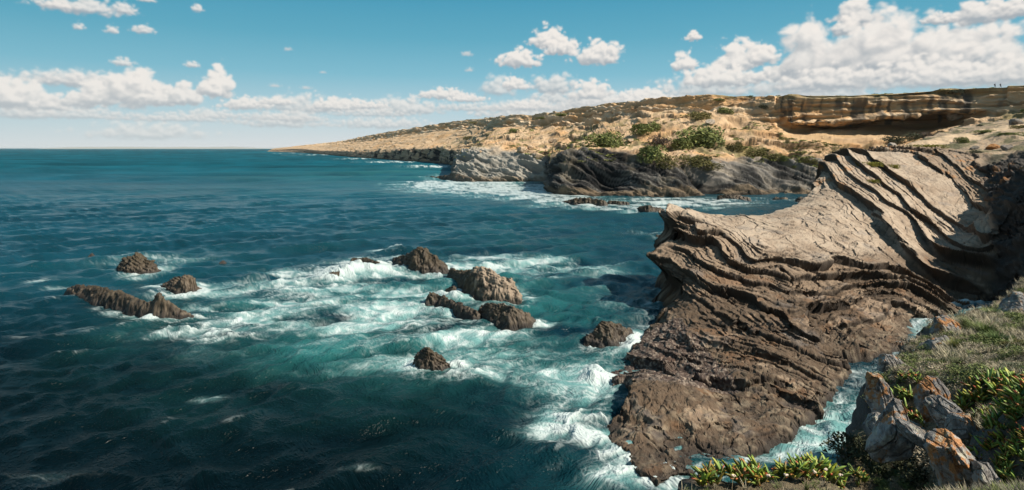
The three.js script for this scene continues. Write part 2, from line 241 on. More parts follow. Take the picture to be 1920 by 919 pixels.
// ---------- the folded rock spur ----------
const spurPts = [];
for (const [u, v, D] of [
  [1140, 800, 31.6], [1230, 888, 27], [1330, 868, 28], [1450, 835, 29.6], [1540, 790, 32.2], [1600, 735, 36.1], [1625, 705, 38.6], [1700, 650, 44.3], [1760, 600, 51.2], [1790, 580, 54.6],
  [1160, 770, 32.4], [1170, 732, 32.6], [1135, 700, 38.6], [1165, 680, 40.6], [1190, 640, 44.6], [1215, 600, 49.5], [1218, 575, 51], [1250, 555, 53], [1243, 530, 54.4], [1232, 480, 57], [1265, 440, 59.5], [1256, 393, 63],
  [1250, 712, 34], [1330, 755, 32.2], [1400, 790, 31], [1200, 700, 38], [1300, 720, 36.5], [1370, 745, 34], [1300, 820, 29.6], [1450, 780, 31.8], [1530, 730, 35.5],
  [1300, 640, 42], [1240, 630, 44.5], [1400, 690, 37.3], [1300, 600, 46], [1400, 620, 43.5], [1500, 620, 43], [1500, 690, 37.5], [1600, 640, 44], [1600, 560, 50.5], [1680, 560, 52], [1700, 600, 50], [1750, 550, 54.5],
  [1300, 560, 49], [1400, 560, 48.5], [1300, 510, 52.5], [1400, 520, 52], [1500, 560, 48.5], [1300, 460, 56.5], [1400, 470, 55.5], [1500, 500, 53.5], [1600, 510, 55], [1640, 500, 56.5],
  [1300, 403, 63.5], [1400, 403, 66.5], [1440, 406, 68.5], [1480, 392, 71.5], [1530, 370, 75], [1400, 430, 60.5], [1500, 440, 60.5], [1600, 440, 63], [1600, 390, 71], [1560, 340, 78], [1556, 308, 81],
  [1660, 470, 61], [1700, 510, 58.5], [1760, 540, 56.5], [1580, 320, 79.5], [1640, 360, 73.5], [1680, 400, 69.5], [1720, 450, 65], [1760, 490, 61.5], [1820, 540, 57.5],
  [1600, 290, 84], [1650, 310, 81.5], [1700, 350, 76.5], [1740, 400, 71], [1790, 450, 65.5], [1840, 510, 59.5],
  [1660, 283, 88], [1720, 290, 86], [1780, 330, 80], [1820, 380, 73], [1850, 430, 67], [1800, 300, 84], [1850, 340, 77], [1872, 385, 71],
  [1640, 286, 90], [1680, 277, 95], [1740, 265, 101], [1788, 255, 106], [1837, 243, 112], [1880, 236, 118], [1920, 227, 124], [1990, 217, 132],
  [1760, 275, 96], [1820, 270, 97], [1860, 280, 90], [1900, 265, 95], [1910, 285, 84], [1960, 280, 78],
]) { const p = P(u, v, D); spurPts.push([p.x, p.z, p.y + (spurPts.length < 9 ? .28 : 0)]); }
for (const [x, D, y] of [[47, 57.5, -.6], [44, 50, -.6], [42, 42, -.6], [40, 34, -.6], [54.5, 62, 13.2], [51.5, 54.5, 13.2], [49.5, 46, 13], [48, 38, 13], [60, 68, 13.4], [64.5, 74, 13.9], [53, 62, 10.5], [57.6, 68, 11], [62, 74, 12], [60, 46, 14.6], [58, 34, 14.5], [75, 70, 15.2], [80, 50, 15], [24, 74, 4], [30, 80, 4], [34, 88, 6]]) spurPts.push([x, -D, y]);
const spurBase = surface(spurPts, .4);
// outline of the rock at sea level, [x, -D]
const spurOutline = [[4.5, 31.2], [5.0, 29.2], [6.3, 26.0], [9.3, 27.2], [13.2, 29.5], [17, 32.9], [20.8, 37], [22.6, 39], [22.4, 40.6], [25.8, 41.6], [29.8, 44], [33, 47.2], [37, 51], [40, 52], [42.6, 54.2], [45.4, 56.6], [47, 57.5], [44, 50], [42, 42], [40, 34], [39, 24], [110, 20], [150, 140], [108, 136], [80, 112], [62, 96], [50, 90], [46, 86], [42.5, 81.5], [39.2, 77.5], [34.6, 73.4], [30.5, 70.4], [25.2, 68.2], [19, 66], [16.6, 64.4], [16.3, 62], [17.1, 60.2], [15.2, 58.4], [13.9, 57], [14.4, 54.8], [14.5, 53.6], [12.4, 51.8], [11.9, 49.6], [9.6, 45.2], [7.8, 41], [6.3, 39.3], [6.0, 38], [7.4, 36.2], [6.5, 33.2]].map(([x, D]) => [x, -D]);
const bedPts = [];
{
  const lines = [
    [0, [1283, 543], [1320, 567], [1362, 586], [1405, 613], [1450, 640]],
    [1, [1268, 491], [1295, 515], [1335, 540], [1374, 558], [1420, 575], [1480, 600], [1530, 640]],
    [2, [1271, 473], [1307, 494], [1329, 506], [1383, 525], [1435, 531], [1478, 549], [1520, 552]],
    [3, [1274, 445], [1295, 454], [1332, 457], [1356, 477], [1390, 503], [1463, 506], [1490, 525], [1520, 528], [1580, 522], [1630, 517]],
    [4, [1280, 412], [1310, 427], [1320, 444], [1353, 442], [1390, 464], [1417, 491], [1447, 488], [1480, 492], [1528, 505], [1565, 487], [1587, 487], [1628, 502]],
    [4.4, [1400, 425], [1500, 435], [1580, 425]], [4.7, [1300, 400], [1440, 408], [1600, 385], [1550, 345]],
    [5, [1554, 322], [1576, 350], [1609, 370], [1643, 397], [1665, 423], [1687, 457], [1717, 490], [1760, 530]],
    [6, [1569, 300], [1591, 328], [1628, 354], [1665, 380], [1702, 405], [1732, 435], [1746, 461], [1769, 480], [1813, 491], [1846, 495]],
    [7, [1598, 303], [1635, 328], [1665, 350], [1695, 372], [1717, 405], [1739, 417], [1761, 431], [1780, 457], [1805, 468], [1843, 475]],
    [8, [1628, 291], [1647, 311], [1687, 333], [1717, 362], [1740, 388], [1769, 405], [1813, 428], [1852, 452]],
    [8.35, [1700, 312], [1780, 370], [1825, 415]], [8.8, [1700, 287], [1780, 340], [1840, 395]],
    [9, [1726, 294], [1770, 324], [1808, 361], [1850, 395]], [10, [1755, 285], [1795, 315], [1838, 350], [1860, 372]], [11, [1790, 285], [1830, 310], [1862, 335]],
    [11.6, [1740, 272], [1830, 268], [1900, 268], [1680, 279]],
    [-1, [1215, 590], [1260, 620], [1330, 650], [1400, 660], [1470, 680]], [-2, [1200, 665], [1260, 690], [1340, 720], [1420, 720]], [-2.8, [1250, 716], [1330, 770], [1450, 770]], [-3.3, [1235, 876], [1450, 828]],
    [-.6, [1600, 640], [1700, 600], [1560, 700]], [.6, [1640, 565], [1560, 590]], [2, [1700, 545]],
  ];
  for (const [g, ...pts] of lines) for (const [u, v] of pts) { const p = hit(spurBase, u, v, 25, 140); bedPts.push([p.x, p.z, g]); }
}
const bedField = surface(bedPts, .05);
const BED = { '-4': .2, '-3': .25, '-2': .75, '-1': .5, 0: .7, 1: .95, 2: .95, 3: 1.3, 4: 1.25, 5: 2.7, 6: 1.7, 7: 1.4, 8: 1.7, 9: 1.4, 10: 1.1, 11: .8 };
const bedAmp = (k) => BED[k] ?? 0;
const step = (f, up, down) => mix(up * Math.exp(-f * 3.0) * .62 - down * .5 * Math.pow(f, 5), down * .62, ss(1 - .07 - .08 * down, 1, f));
const cc = [0, 0, 0], spurInfo = {};
function spurAt(x, z, fine = true) {
  const D = -z, s = spurInfo; let y = spurBase(x, z);
  const sd = inside(spurOutline, x + .45 * n3(x * .8, 2, z * .8) + .2 * n3(x * 2.4, 2, z * 2.4), z + .45 * n3(x * .8, 7, z * .8));
  s.sd = sd;
  const g0 = bedField(x, z), hill = ss(11.0, 11.5, g0); s.dx = s.dz = 0;
  if (fine) {
    cell(x * .46 + z * .22, z * .36 - x * .17, cc, 3); const bw = g0 > 4.6 && g0 < 8.8 ? .06 : .27;
    const g = g0 + (cc[2] - .5) * bw + .26 * fbm(x * .2, 1, z * .2, 3) + .05 * fbm(x * .9 + z * .6, 4, z * .7 - x * .5, 2) * (g0 > 4.5 && g0 < 9 ? .4 : 1);
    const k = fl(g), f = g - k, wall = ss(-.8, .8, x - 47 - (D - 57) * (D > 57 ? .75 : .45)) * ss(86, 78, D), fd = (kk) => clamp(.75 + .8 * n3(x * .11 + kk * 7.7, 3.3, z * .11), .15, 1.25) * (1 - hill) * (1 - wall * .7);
    const a0 = bedAmp(k) * fd(k), a1 = bedAmp(k + 1) * fd(k + 1);
    y += step(f, a0, a1);
    const dens = g > 4 && g < 5 ? 8 : g > 8.2 && g < 9 ? 3 : 4.3, q = g * dens + .4 * fbm(x * .4, 9, z * .4, 3), qf = q - fl(q);
    const qAmp = (lv) => (g > 8.2 && g < 9 ? .06 : g > 4 && g < 5 ? .20 : g < -1.8 ? .12 : .24) * clamp(.6 + 1.3 * n3(x * .22, lv * 3.1, z * .22), 0, 1.6) * (1 - hill), qa = qAmp(fl(q));
    y += mix((.6 - qf) * qa, .6 * qAmp(fl(q) + 1), ss(.84, 1, qf));
    // the lip of a bed stands out over the one below
    const e = .12, gx = (bedField(x + e, z) - g0) / e, gz = (bedField(x, z + e) - g0) / e, gl = Math.hypot(gx, gz) + 1e-6, lip = mix(.30 * a0 * Math.exp(-f * 8) - .30 * a1 * ss(.62, .82, f), .30 * a1, ss(.84, 1, f)) + mix(qa * .4 * Math.exp(-qf * 7), .4 * qAmp(fl(q) + 1), ss(.8, 1, qf));
    s.dx = -gx / gl * lip; s.dz = -gz / gl * lip;
    y += hill * (.9 * fbm(x * .16, 3, z * .16, 4)) + (D < 60 && g < 4 ? .5 * fbm(x * .16, .5, z * .16, 2) : 0);
    s.g = g; s.f = f; s.qf = qf; s.hill = hill; s.wall = wall;
  }
  const steep = mix(2.4, 9, ss(.3, 2.2, y)); if (sd < .15) y -= (.15 - sd) * steep;
  if (fine) {                                       // the seaward flank is undercut in two steps, its tip juts
    const near = ss(2.2, -.2, sd) * ss(47.5, 50.5, D) * ss(66, 63, D) * ss(20, 17.5, x), b = (c, w) => Math.exp(-(((y - c) / w) ** 2));
    s.dx += near * (1.5 * b(2.0, 1.1) + .9 * b(6.3, .75) - 1.2 * b(4.7, .8) - 1.1 * b(8.6, 1.0));
  }
  return y;
}
const spurH = (x, z) => spurAt(x, z, false);
layPath();
const spur = top(new THREE.Group(), 'rock_spur');
{
  const nu = 830, nv = 830, U0 = 1105, U1 = 2010, D0 = 24.8, DM = 86, D1 = 138, N = nu * nv, sv = ['g', 'f', 'qf', 'hill', 'wall', 'sd'].reduce((o, k) => (o[k] = new Float32Array(N), o), {});
  const geo = sheet(nu, nv, (i, j, o) => {
    const tj = j / (nv - 1), D = tj < .84 ? D0 * Math.pow(DM / D0, tj / .84) : DM * Math.pow(D1 / DM, (tj - .84) / .16), x = mix((U0 - 960) / F, (U1 - 960) / F, i / (nu - 1)) * D, z = -D, y = spurAt(x, z), s = spurInfo, k = j * nu + i;
    for (const q in sv) sv[q][k] = s[q];
    o.p[0] = x + s.dx; o.p[1] = Math.max(y, -2.6); o.p[2] = z + s.dz; o.t[0] = x * .5; o.t[1] = (z + y) * .5;
  }, -1.6);
  const nrm = along(geo, (x, y, z, k, ny) => {
    const g = sv.g[k], smooth = g > 4 && g < 5 ? .30 : g > 5 && g < 9 ? .62 : 1, h = sv.hill[k], w = sv.wall[k], low = y < 3 ? 1 : .7;
    const v = 1 - Math.abs(ny);
    return clamp((y + 2) / 1.5) * ((1 - h * .3) * smooth * low * (.55 * (ridged(x * .17, y * .3, z * .17, 4) - .60) + .30 * (ridged(x * .62, y * .8, z * .62, 3) - .55) + .10 * fbm(x * 1.9, y * 2.2, z * 1.9, 3)) + v * .32 * (ridged(x * .8, y * 1.4, z * .8, 3) - .5) + w * (2.2 * (ridged(x * .16, y * .3, z * .16, 4) - .55) + .5 * fbm(x * .8, y * 1.6, z * .8, 4)));
  });
  along(geo, (x, y, z, k, ny) => {                  // cracks along two joint sets, on open bedding faces
    const g = sv.g[k]; if (sv.hill[k] > .5 || y < -1) return 0;
    cell(x * .75 + z * .4, z * 1.3 - x * .5 + y, cc, 3); let c1 = ss(.07, 0, cc[1] - cc[0]) * .5; const qj = (x * .62 + z * .78) * .75 + .55 * fbm(x * .3, y * .3, z * .3, 3), qk = (x * .9 - z * .35) * .42 + .5 * fbm(x * .3 + 9, y * .3, z * .3, 3); c1 = Math.max(c1, ss(.055, 0, Math.abs(qj - Math.round(qj))) * ss(-.2, .1, n3(x * .25, 4, z * .25)), ss(.04, 0, Math.abs(qk - Math.round(qk))) * ss(-.1, .15, n3(x * .2, 14, z * .2))); cell(x * 2.2 + z * .9, z * 2.6 - x * .6 + y * 2, cc, 9); const c2 = ss(.09, 0, cc[1] - cc[0]), m = ss(-.15, .25, n3(x * .3, 8, z * .3));
    sv.f[k] = Math.max(c1, c2 * .8 * m) * (g > 4 && g < 5 ? 1 : .55);
    return -(c1 * .13 + c2 * .06 * m) * Math.max(.55, ss(.3, .8, ny)) + .02 * n3(x * 5, y * 5, z * 5);
  });
  paint(geo, (x, y, z, k, ny) => {
    const D = -z, g = sv.g[k], qf = sv.qf[k], hill = sv.hill[k], wall = sv.wall[k], ny0 = nrm[k * 3 + 1];
    const edge = ss(.80, .97, qf) * (g > 4 && g < 5 ? .75 : .5), n1 = fbm(x * .35, y * .5, z * .35, 4), n2 = fbm(x * 2.1 + 9, y * 2, z * 2.1, 3), st = n3(g * 5, x * .06, z * .06), n4 = n3(x * .9, y * 2, z * .9);
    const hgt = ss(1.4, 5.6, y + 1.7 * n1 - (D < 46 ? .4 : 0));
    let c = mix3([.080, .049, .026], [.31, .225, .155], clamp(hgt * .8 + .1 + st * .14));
    if (g > 3.95 && g < 9) c = mix3(c, [.46, .365, .275], clamp(.72 + .9 * n1 + .2 * n4) * ss(3.4, 5, y));
    const pale = ss(.2, .5, n1 + .35 * n2 + .55 * Math.exp(-((x - 31) ** 2 + (z + 50) ** 2) / 30) + .35 * Math.exp(-((x - 12) ** 2 + (z + 31.5) ** 2) / 5)) * ss(.3, 1, y); c = mix3(c, [.37, .265, .18], pale * (1 - hgt) * .85);
    c = mix3(c, [.21, .105, .045], ss(.1, .5, fbm(x * .5, y + 30, z * .5, 3)) * .55 * ss(7, 3, y));
    c = mix3(c, [.14, .14, .145], ss(.25, .5, fbm(x * .4 + 30, y, z * .4, 3)) * .35);
    c = mix3(c, [.042, .028, .018], ss(.70, .42, ny0) * .88 * (1 - hill));       // broken bed ends: iron-brown stone, with the shade of the ledge faces painted in
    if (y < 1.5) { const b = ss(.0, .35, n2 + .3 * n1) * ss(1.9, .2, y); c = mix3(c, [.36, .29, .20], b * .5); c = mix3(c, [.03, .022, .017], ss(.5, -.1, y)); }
    if (x < 13.5 && D > 35 && D < 47 && y < 1.6) { const sp = ss(.05, .4, n3(x * 6, y * 6, z * 6) + n2 * .5); c = mix3(c, mix3([.055, .034, .03], [.36, .29, .235], sp), .75); }
    c = mix3(c, [.05, .034, .025], Math.max(sv.f[k] * .9, edge * clamp(.4 + 1.6 * n2)));
    if (hill > 0) { const gr = ss(-.05, .26, fbm(x * .3, 11, z * .3, 4) + .2 * n2); c = mix3(c, mix3(mix3([.40, .29, .185], [.24, .19, .14], ss(-.1, .3, n2)), [.085, .085, .028], gr * .85), hill); }
    if (wall > 0) c = mix3(c, mix3([.055, .048, .042], [.022, .018, .016], clamp(.5 + n1)), wall);  // deep shade of the gully wall painted into its dark slate colour
    if (hill > .3) { let pd = 1e9; for (const [px, pz] of pathLine) pd = Math.min(pd, (px - x) ** 2 + (pz - z) ** 2); c = mix3(c, [.58, .43, .28], ss(3.4, 2.2, Math.sqrt(pd) + .5 * n2)); }
    const li = ss(.2, .45, fbm(x * .55 + 60, y * .5, z * .55, 3)) * ss(8, 11, y) * (g < 6.5 || g > 9 ? 1 : .25) * (1 - hill); return mix3(c, [.44, .19, .05], li * .6);
  });
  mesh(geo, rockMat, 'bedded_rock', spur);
  tag(spur, 'tan and brown folded rock spur of stepped layers reaching into the sea', null, null, 'structure');
}
// ---------- the sea ----------
const foamSpots = [], tintSpots = [];
const spot = (list, u, v, ru, rv, k, turn = 0) => { const D = sea(v), x = (u - 960) / F * D; list.push([x, -D, ru / F * D, rv * D * D / (EYE * F), k, Math.cos(turn), Math.sin(turn)]); };
for (const a of [
  [620, 560, 220, 60, .50], [760, 590, 170, 60, .45], [480, 560, 110, 45, .45], [560, 520, 100, 22, .6], [860, 660, 150, 50, .42], [1010, 500, 150, 22, .75], [900, 490, 60, 16, .7], [1180, 560, 80, 40, .45], [1060, 690, 140, 50, .45],
  [1110, 780, 80, 60, .85], [1060, 800, 70, 50, .6], [1180, 880, 80, 30, .6], [1060, 850, 60, 40, .35], [690, 500, 70, 20, 1.0], [640, 508, 40, 14, .9], [740, 470, 40, 9, .8], [400, 614, 95, 24, .6], [430, 632, 70, 9, .85], [340, 615, 34, 9, .9], [75, 528, 24, 5, .9], [104, 541, 24, 4, .8], [300, 490, 80, 12, .45], [220, 484, 90, 9, .5], [320, 545, 70, 12, .6],
  [505, 725, 40, 8, .85], [395, 748, 30, 6, .6], [880, 695, 42, 16, .85], [830, 706, 30, 8, .7], [1180, 640, 60, 22, .7], [1010, 606, 50, 8, .6], [920, 620, 60, 10, .5], [800, 610, 50, 12, .5],
  [1560, 810, 75, 60, .62], [1600, 750, 50, 40, .66], [1450, 870, 120, 30, .60], [1620, 715, 50, 25, .7], [1320, 885, 110, 22, .62], [1830, 582, 50, 18, 1.3], [1700, 660, 60, 25, .7], [1740, 620, 40, 20, .6], [1400, 905, 120, 20, .5], [1250, 900, 60, 20, .55],
  [690, 885, 70, 8, .30], [90, 895, 110, 14, .22],
  [830, 343, 80, 5, 1.7], [905, 351, 120, 10, 2.2], [1000, 361, 80, 10, 2.2], [1060, 374, 60, 7, 1.4], [1150, 388, 110, 6, 1.2], [1290, 378, 100, 8, 2.2], [1210, 394, 60, 4, 1.1], [1440, 374, 70, 3, .45], [820, 312, 60, 3, 1.5], [740, 303, 60, 2, 1.3], [600, 290, 40, 1.2, 1.2], [560, 287, 40, .8, 1.1], [680, 297, 40, 1.4, 1.3], [840, 330, 40, 4, .8], [1195, 436, 30, 3, .75], [1238, 442, 26, 4, .8], [340, 296, 18, .5, .5], [120, 330, 40, 1, .25],
]) spot(foamSpots, ...a);
for (const a of [[730, 575, 270, 75, 1.0], [960, 620, 220, 80, .65], [1100, 780, 110, 90, .75], [640, 650, 160, 40, .5], [1000, 700, 140, 60, .3], [1000, 440, 320, 50, .30], [650, 340, 330, 24, .42], [800, 320, 200, 12, .4], [440, 565, 130, 50, .6], [1560, 810, 160, 110, 1.25], [1350, 890, 150, 40, .9], [1800, 600, 120, 60, 1.0], [1000, 510, 180, 30, .7], [1150, 385, 220, 14, .4], [950, 352, 160, 12, .6], [300, 500, 160, 30, .3]]) spot(tintSpots, ...a);
const spots = (list, x, z) => { let s = 0; for (const [cx, cz, rx, rz, k, c, n] of list) { const dx = x - cx, dz = z - cz, a = (dx * c + dz * n) / rx, b = (dz * c - dx * n) / rz, q = a * a + b * b; if (q < 6) s += k * Math.exp(-q * .9); } return s; };
const cf = [0, 0, 0], humps = [];
for (const a of [[690, 512, 46, 6, .6], [640, 518, 30, 6, .5], [425, 632, 60, 7, .5], [340, 618, 30, 8, .4], [1830, 584, 44, 12, .7], [880, 699, 34, 9, .35], [750, 474, 30, 6, .8], [80, 532, 30, 6, .4]]) spot(humps, ...a);
const waves = []; { const r = rng(12); for (let i = 0; i < 52; i++) { const L = .5 * Math.pow(26, i / 51), th = 1.25 + (r() - .5) * (L > 6 ? 1.1 : 2.1), k = 2 * Math.PI / L; waves.push([k * Math.cos(th), k * Math.sin(th), r() * 6.283, L * .0165 * Math.exp(-(Math.log(L / 2.2) ** 2) / 2.6) * (.5 + r()), L]); } }
const swell = []; { const r = rng(23); for (let i = 0; i < 16; i++) { const L = 14 * Math.pow(6, i / 15), th = 1.35 + (r() - .5) * 1.3, k = 2 * Math.PI / L; swell.push([k * Math.cos(th), k * Math.sin(th), r() * 6.283, L * .0065 * (.5 + r()), L]); } }   // offshore
function waveAt(x, z, cellSize, gust) {
  let y = 0; const wx = x + 1.6 * n3(x * .11, 1, z * .11) + .45 * n3(x * .5, 9, z * .5), wz = z + 1.6 * n3(x * .11, 5, z * .11) + .45 * n3(x * .5, 3, z * .5);
  for (const [kx, kz, ph, a, L] of waves) { const w = ss(1.8, 4, L / cellSize); if (w <= 0) continue; const big = L > 4.5 ? mix(.45, 1, ss(30, 100, cellSize * 300)) : 1; const s = Math.sin(kx * wx + kz * wz + ph) * .5 + .5; y += a * w * big * (2 * s * Math.sqrt(s) - .85) * (L < 4 ? gust : 1); }
  if (z < -150) { const o = ss(150, 420, -z); for (const [kx, kz, ph, a, L] of swell) { const w = ss(1.8, 4, L / cellSize) * o; if (w > 0) { const s = Math.sin(kx * (x + 9 * n3(x * .02, 2, z * .02)) + kz * (z + 9 * n3(x * .02, 6, z * .02)) + ph) * .5 + .5; y += a * w * (2 * s * Math.sqrt(s) - .85); } } }
  return y;
}
{
  const nu = 980, nv = 580, uv1 = new Float32Array(nu * nv * 2), U0 = -330, U1 = 2250;
  const geo = sheet(nu, nv, (i, j, o) => {
    const t = j / (nv - 1), v = 278.22 + Math.pow(1 - t, 1.12) * 720 + 2200 * Math.pow(clamp((.03 - t) / .03), 2), D = sea(v), cellZ = D * D / (EYE * F) * 1.25;
    const e = i / (nu - 1) * 2 - 1, u = 960 + 1080 * e + 3200 * Math.pow(e, 11), x = (u - 960) / F * D, z = -D;
    const cs = Math.max(cellZ, D * .0025);
    let foam = spots(foamSpots, x, z), tint = clamp(spots(tintSpots, x, z), 0, 1.3);
    const gust = .75 + .5 * fbm(x * .02, 4, z * .02, 3);
    let y = waveAt(x, z, cs * .9, gust) * (D > 900 ? Math.max(.0, 1 - (D - 900) / 2500) : 1);
    // rock foot swash
    const sd = D < 100 ? Math.abs(x) < 70 ? inside(spurOutline, x, z) : -50 : -50; if (sd > -2.5) foam += .55 * ss(-2.5, -.2, sd) * (.6 + .6 * n3(x * .3, 2, z * .3));
    for (const [rx, rz, rr] of rockSpots) { const d = Math.hypot(x - rx, z - rz) / rr; if (d < 1.8) foam += .5 * ss(1.8, .9, d) * (.55 + .8 * n3(x * .5, 8, z * .5)); }
    // lacy foam: soft milky bodies and a torn net of threads
    const w1 = fbm(x * .09, 3, z * .11, 3), w2 = fbm(x * .09 + 50, 3, z * .11, 3), X = x + 1.7 * w1 + .5 * n3(x * .7, 1, z * .7), Z = z + x * .12 + 1.7 * w2 + .5 * n3(x * .7, 8, z * .7);
    const soft = fbm(X * .13, 2, Z * .30, 5), mid = fbm(X * .6, 4, Z * 1.0, 3), fine = fbm(X * 2.1, 5, Z * 2.6, 3);
    const f = clamp(foam * (.74 + 1.3 * soft), 0, 1.5), th = .05 + .20 * f;
    cell(X * .62, Z * .95, cf, 5); const na = ss(th * 1.5, th * .2, cf[1] - cf[0]); let nb = 0, nc = 0;
    if (D < 130) { cell(X * 1.5 + 3, Z * 2.1, cf, 17); nb = ss(th * 1.6, th * .2, cf[1] - cf[0]); } if (D < 60) { cell(X * 3.4 + 9, Z * 4.2, cf, 29); nc = ss(th * 1.5, th * .1, cf[1] - cf[0]); }
    const lines = clamp((na * .5 + nb * .40 + nc * .26) * clamp(.55 + 1.3 * mid + .5 * fine)), solid = ss(.78, 1.3, f + .45 * mid + .2 * fine) * clamp(.75 + .5 * mid + .45 * fine);
    const white = clamp(solid * .95 + lines * ss(.06, .6, f) + ss(.3, .9, f) * ss(-.1, .5, mid + soft + .4 * fine) * .20);
    const thin = ss(0.08, .8, f) * ss(-.35, .4, soft);
    const crest = D < 62 ? ss(.24, .42, y) * ss(.05, .4, mid + fine) * .35 : 0;
    // water body colour
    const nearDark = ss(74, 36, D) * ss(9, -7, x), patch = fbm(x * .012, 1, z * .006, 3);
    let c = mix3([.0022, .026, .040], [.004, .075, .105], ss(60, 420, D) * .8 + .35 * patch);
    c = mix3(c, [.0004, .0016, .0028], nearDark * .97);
    { const g = 1 + .55 * fbm(x * .035, 6, z * .05, 5) * ss(40, 120, D) + .6 * fbm(x * .006, 2, z * .012, 4) * ss(150, 500, D); c = [c[0] * g, c[1] * g, c[2] * g]; }  // lights and darks of wind ripples painted into the open water
    const aq = clamp(tint * (.58 + .8 * w1 + .5 * soft + .5 * y));
    c = mix3(c, [.018, .108, .11], aq); c = mix3(c, [.15, .31, .31], thin * clamp(tint + .3) * .85);
    c = mix3(c, [.50, .56, .56], clamp(white * .88 + crest));
    y += spots(humps, x, z) * (.8 + .6 * mid + .3 * fine);
    y += (foam > .75 ? (foam - .75) * .55 * (.5 + soft + mid * .6) * clamp(white) : 0) * (D < 120 ? 1 : .3);
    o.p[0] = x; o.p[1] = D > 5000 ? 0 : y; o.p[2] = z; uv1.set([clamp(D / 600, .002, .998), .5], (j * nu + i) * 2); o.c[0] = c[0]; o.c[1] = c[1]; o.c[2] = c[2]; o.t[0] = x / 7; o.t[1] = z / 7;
  });
  geo.setAttribute('uv1', new THREE.BufferAttribute(uv1, 2));
  // far off, waves smaller than can be seen turn much of the mirror away from the sky
  const shineData = new Uint8Array(256 * 4); for (let i = 0; i < 256; i++) { const s = 255 * mix(.2, 1, ss(36, 90, i / 255 * 600)) * mix(1, .2, ss(140, 560, i / 255 * 600)), q = 255 * mix(.24, .72, ss(110, 560, i / 255 * 600)); shineData.set([s, q, s, s], i * 4); }
  const shine = new THREE.DataTexture(shineData, 256, 1); shine.magFilter = THREE.LinearFilter; shine.channel = 1; shine.needsUpdate = true;
  const rip = tile(512, (x, y) => .5 + .35 * torus(x, y, 2.6, (a, b, c) => ridged(a, b, c, 3)) - .2 + .25 * torus(x, y, 9, (a, b, c) => fbm(a, b, c, 3)));
  const seaMat = new THREE.MeshPhysicalMaterial({ vertexColors: true, roughness: 1, roughnessMap: shine, ior: 1.33, specularIntensity: 1, specularIntensityMap: shine, bumpMap: rip, bumpScale: .16 });
  const m = top(mesh(geo, seaMat, 'sea'), 'sea'); tag(m, 'blue green sea with wind ripples and lacy white foam round the rocks', null, null, 'structure');
}
// ---------- the cliffs of the coast, running away to the left ----------
const coast = [                                                // foot; top of the dark rock; slope; foot of the sandstone; its brow
  [[500, 2600], [505, 281.6, 2720], [507, 281.6, 2640], [510, 281, 2660], [512, 280.2, 2680]],
  [[560, 2000], [560, 280, 2090], [566, 279, 2040], [576, 276, 2080], [598, 270.6, 2120]],
  [[600, 1500], [600, 282.5, 1560], [608, 279, 1580], [620, 273, 1620], [640, 266, 1660]],
  [[650, 1050], [650, 284, 1090], [660, 277, 1110], [672, 268, 1160], [690, 259, 1200]],
  [[700, 850], [700, 285, 875], [708, 275, 905], [720, 262, 960], [738, 251, 1000]],
  [[760, 700], [760, 281, 712], [768, 270, 760], [780, 253, 820], [798, 241.5, 850]],
  [[815, 600], [815, 278, 612], [830, 266, 650], [842, 246, 710], [860, 232, 740]],
  [[853, 480], [853, 282, 492], [868, 268, 540], [888, 242, 600], [914, 227, 630]],
  [[848, 300], [858, 292, 318], [890, 275, 390], [924, 241, 470], [944, 224, 490]],
  [[849, 272], [868, 284, 294], [910, 272, 360], [958, 241, 430], [988, 221, 450]],
  [[900, 262], [902, 279, 284], [942, 268, 335], [988, 243, 390], [1022, 219, 412]],
  [[960, 256], [962, 283, 278], [987, 270, 312], [1022, 242, 362], [1056, 214, 388]],
  [[1014, 248], [1012, 294, 266], [1022, 276, 298], [1056, 240, 342], [1090, 209, 366]],
  [[1030, 232], [1030, 300, 244], [1046, 280, 274], [1090, 235, 322], [1120, 205, 346]],
  [[1024, 210], [1036, 297, 221], [1075, 274, 258], [1110, 234, 308], [1150, 199, 332]],
  [[1030, 190], [1052, 287, 202], [1100, 271, 236], [1140, 228, 288], [1175, 196, 312]],
  [[1080, 186], [1094, 287, 199], [1140, 268, 229], [1170, 222, 278], [1205, 193, 298]],
  [[1160, 183], [1164, 288, 198], [1190, 265, 225], [1215, 213, 266], [1245, 190, 284]],
  [[1235, 180], [1240, 303, 196], [1255, 270, 220], [1275, 215, 256], [1292, 187.5, 271]],
  [[1290, 183], [1292, 298, 198], [1312, 275, 221], [1335, 212, 248], [1350, 185.5, 261]],
  [[1360, 188], [1360, 296, 205], [1380, 272, 224], [1395, 222, 244], [1410, 184, 255]],
  [[1430, 191], [1432, 292, 207], [1440, 280, 220], [1448, 238, 238], [1455, 183, 248]],
  [[1500, 193], [1500, 296, 208], [1495, 290, 216], [1488, 268, 226, 243, 246, 233, 240], [1488, 182, 241]],
  [[1570, 195], [1570, 300, 207], [1566, 288, 218], [1562, 262, 229, 240, 252, 236, 239], [1560, 182, 240]],
  [[1650, 198], [1650, 305, 206], [1650, 278, 222], [1650, 262, 231, 236, 256, 222, 238], [1650, 181, 238]],
  [[1735, 200], [1735, 300, 208], [1735, 276, 222], [1735, 256, 232, 236, 256, 214, 236], [1735, 174.5, 236]],
  [[1815, 204], [1815, 290, 208], [1815, 262, 216], [1822, 230, 228, 222, 236, 213, 233], [1820, 170, 234]],
  [[1880, 206], [1880, 280, 208], [1885, 246, 212], [1890, 212, 222], [1890, 167.5, 228]],
  [[1990, 200], [1990, 270, 200], [1990, 235, 204], [1990, 198, 210], [1990, 163, 216]],
  [[2120, 190], [2120, 260, 190], [2120, 225, 194], [2120, 190, 200], [2120, 158, 206]],
];
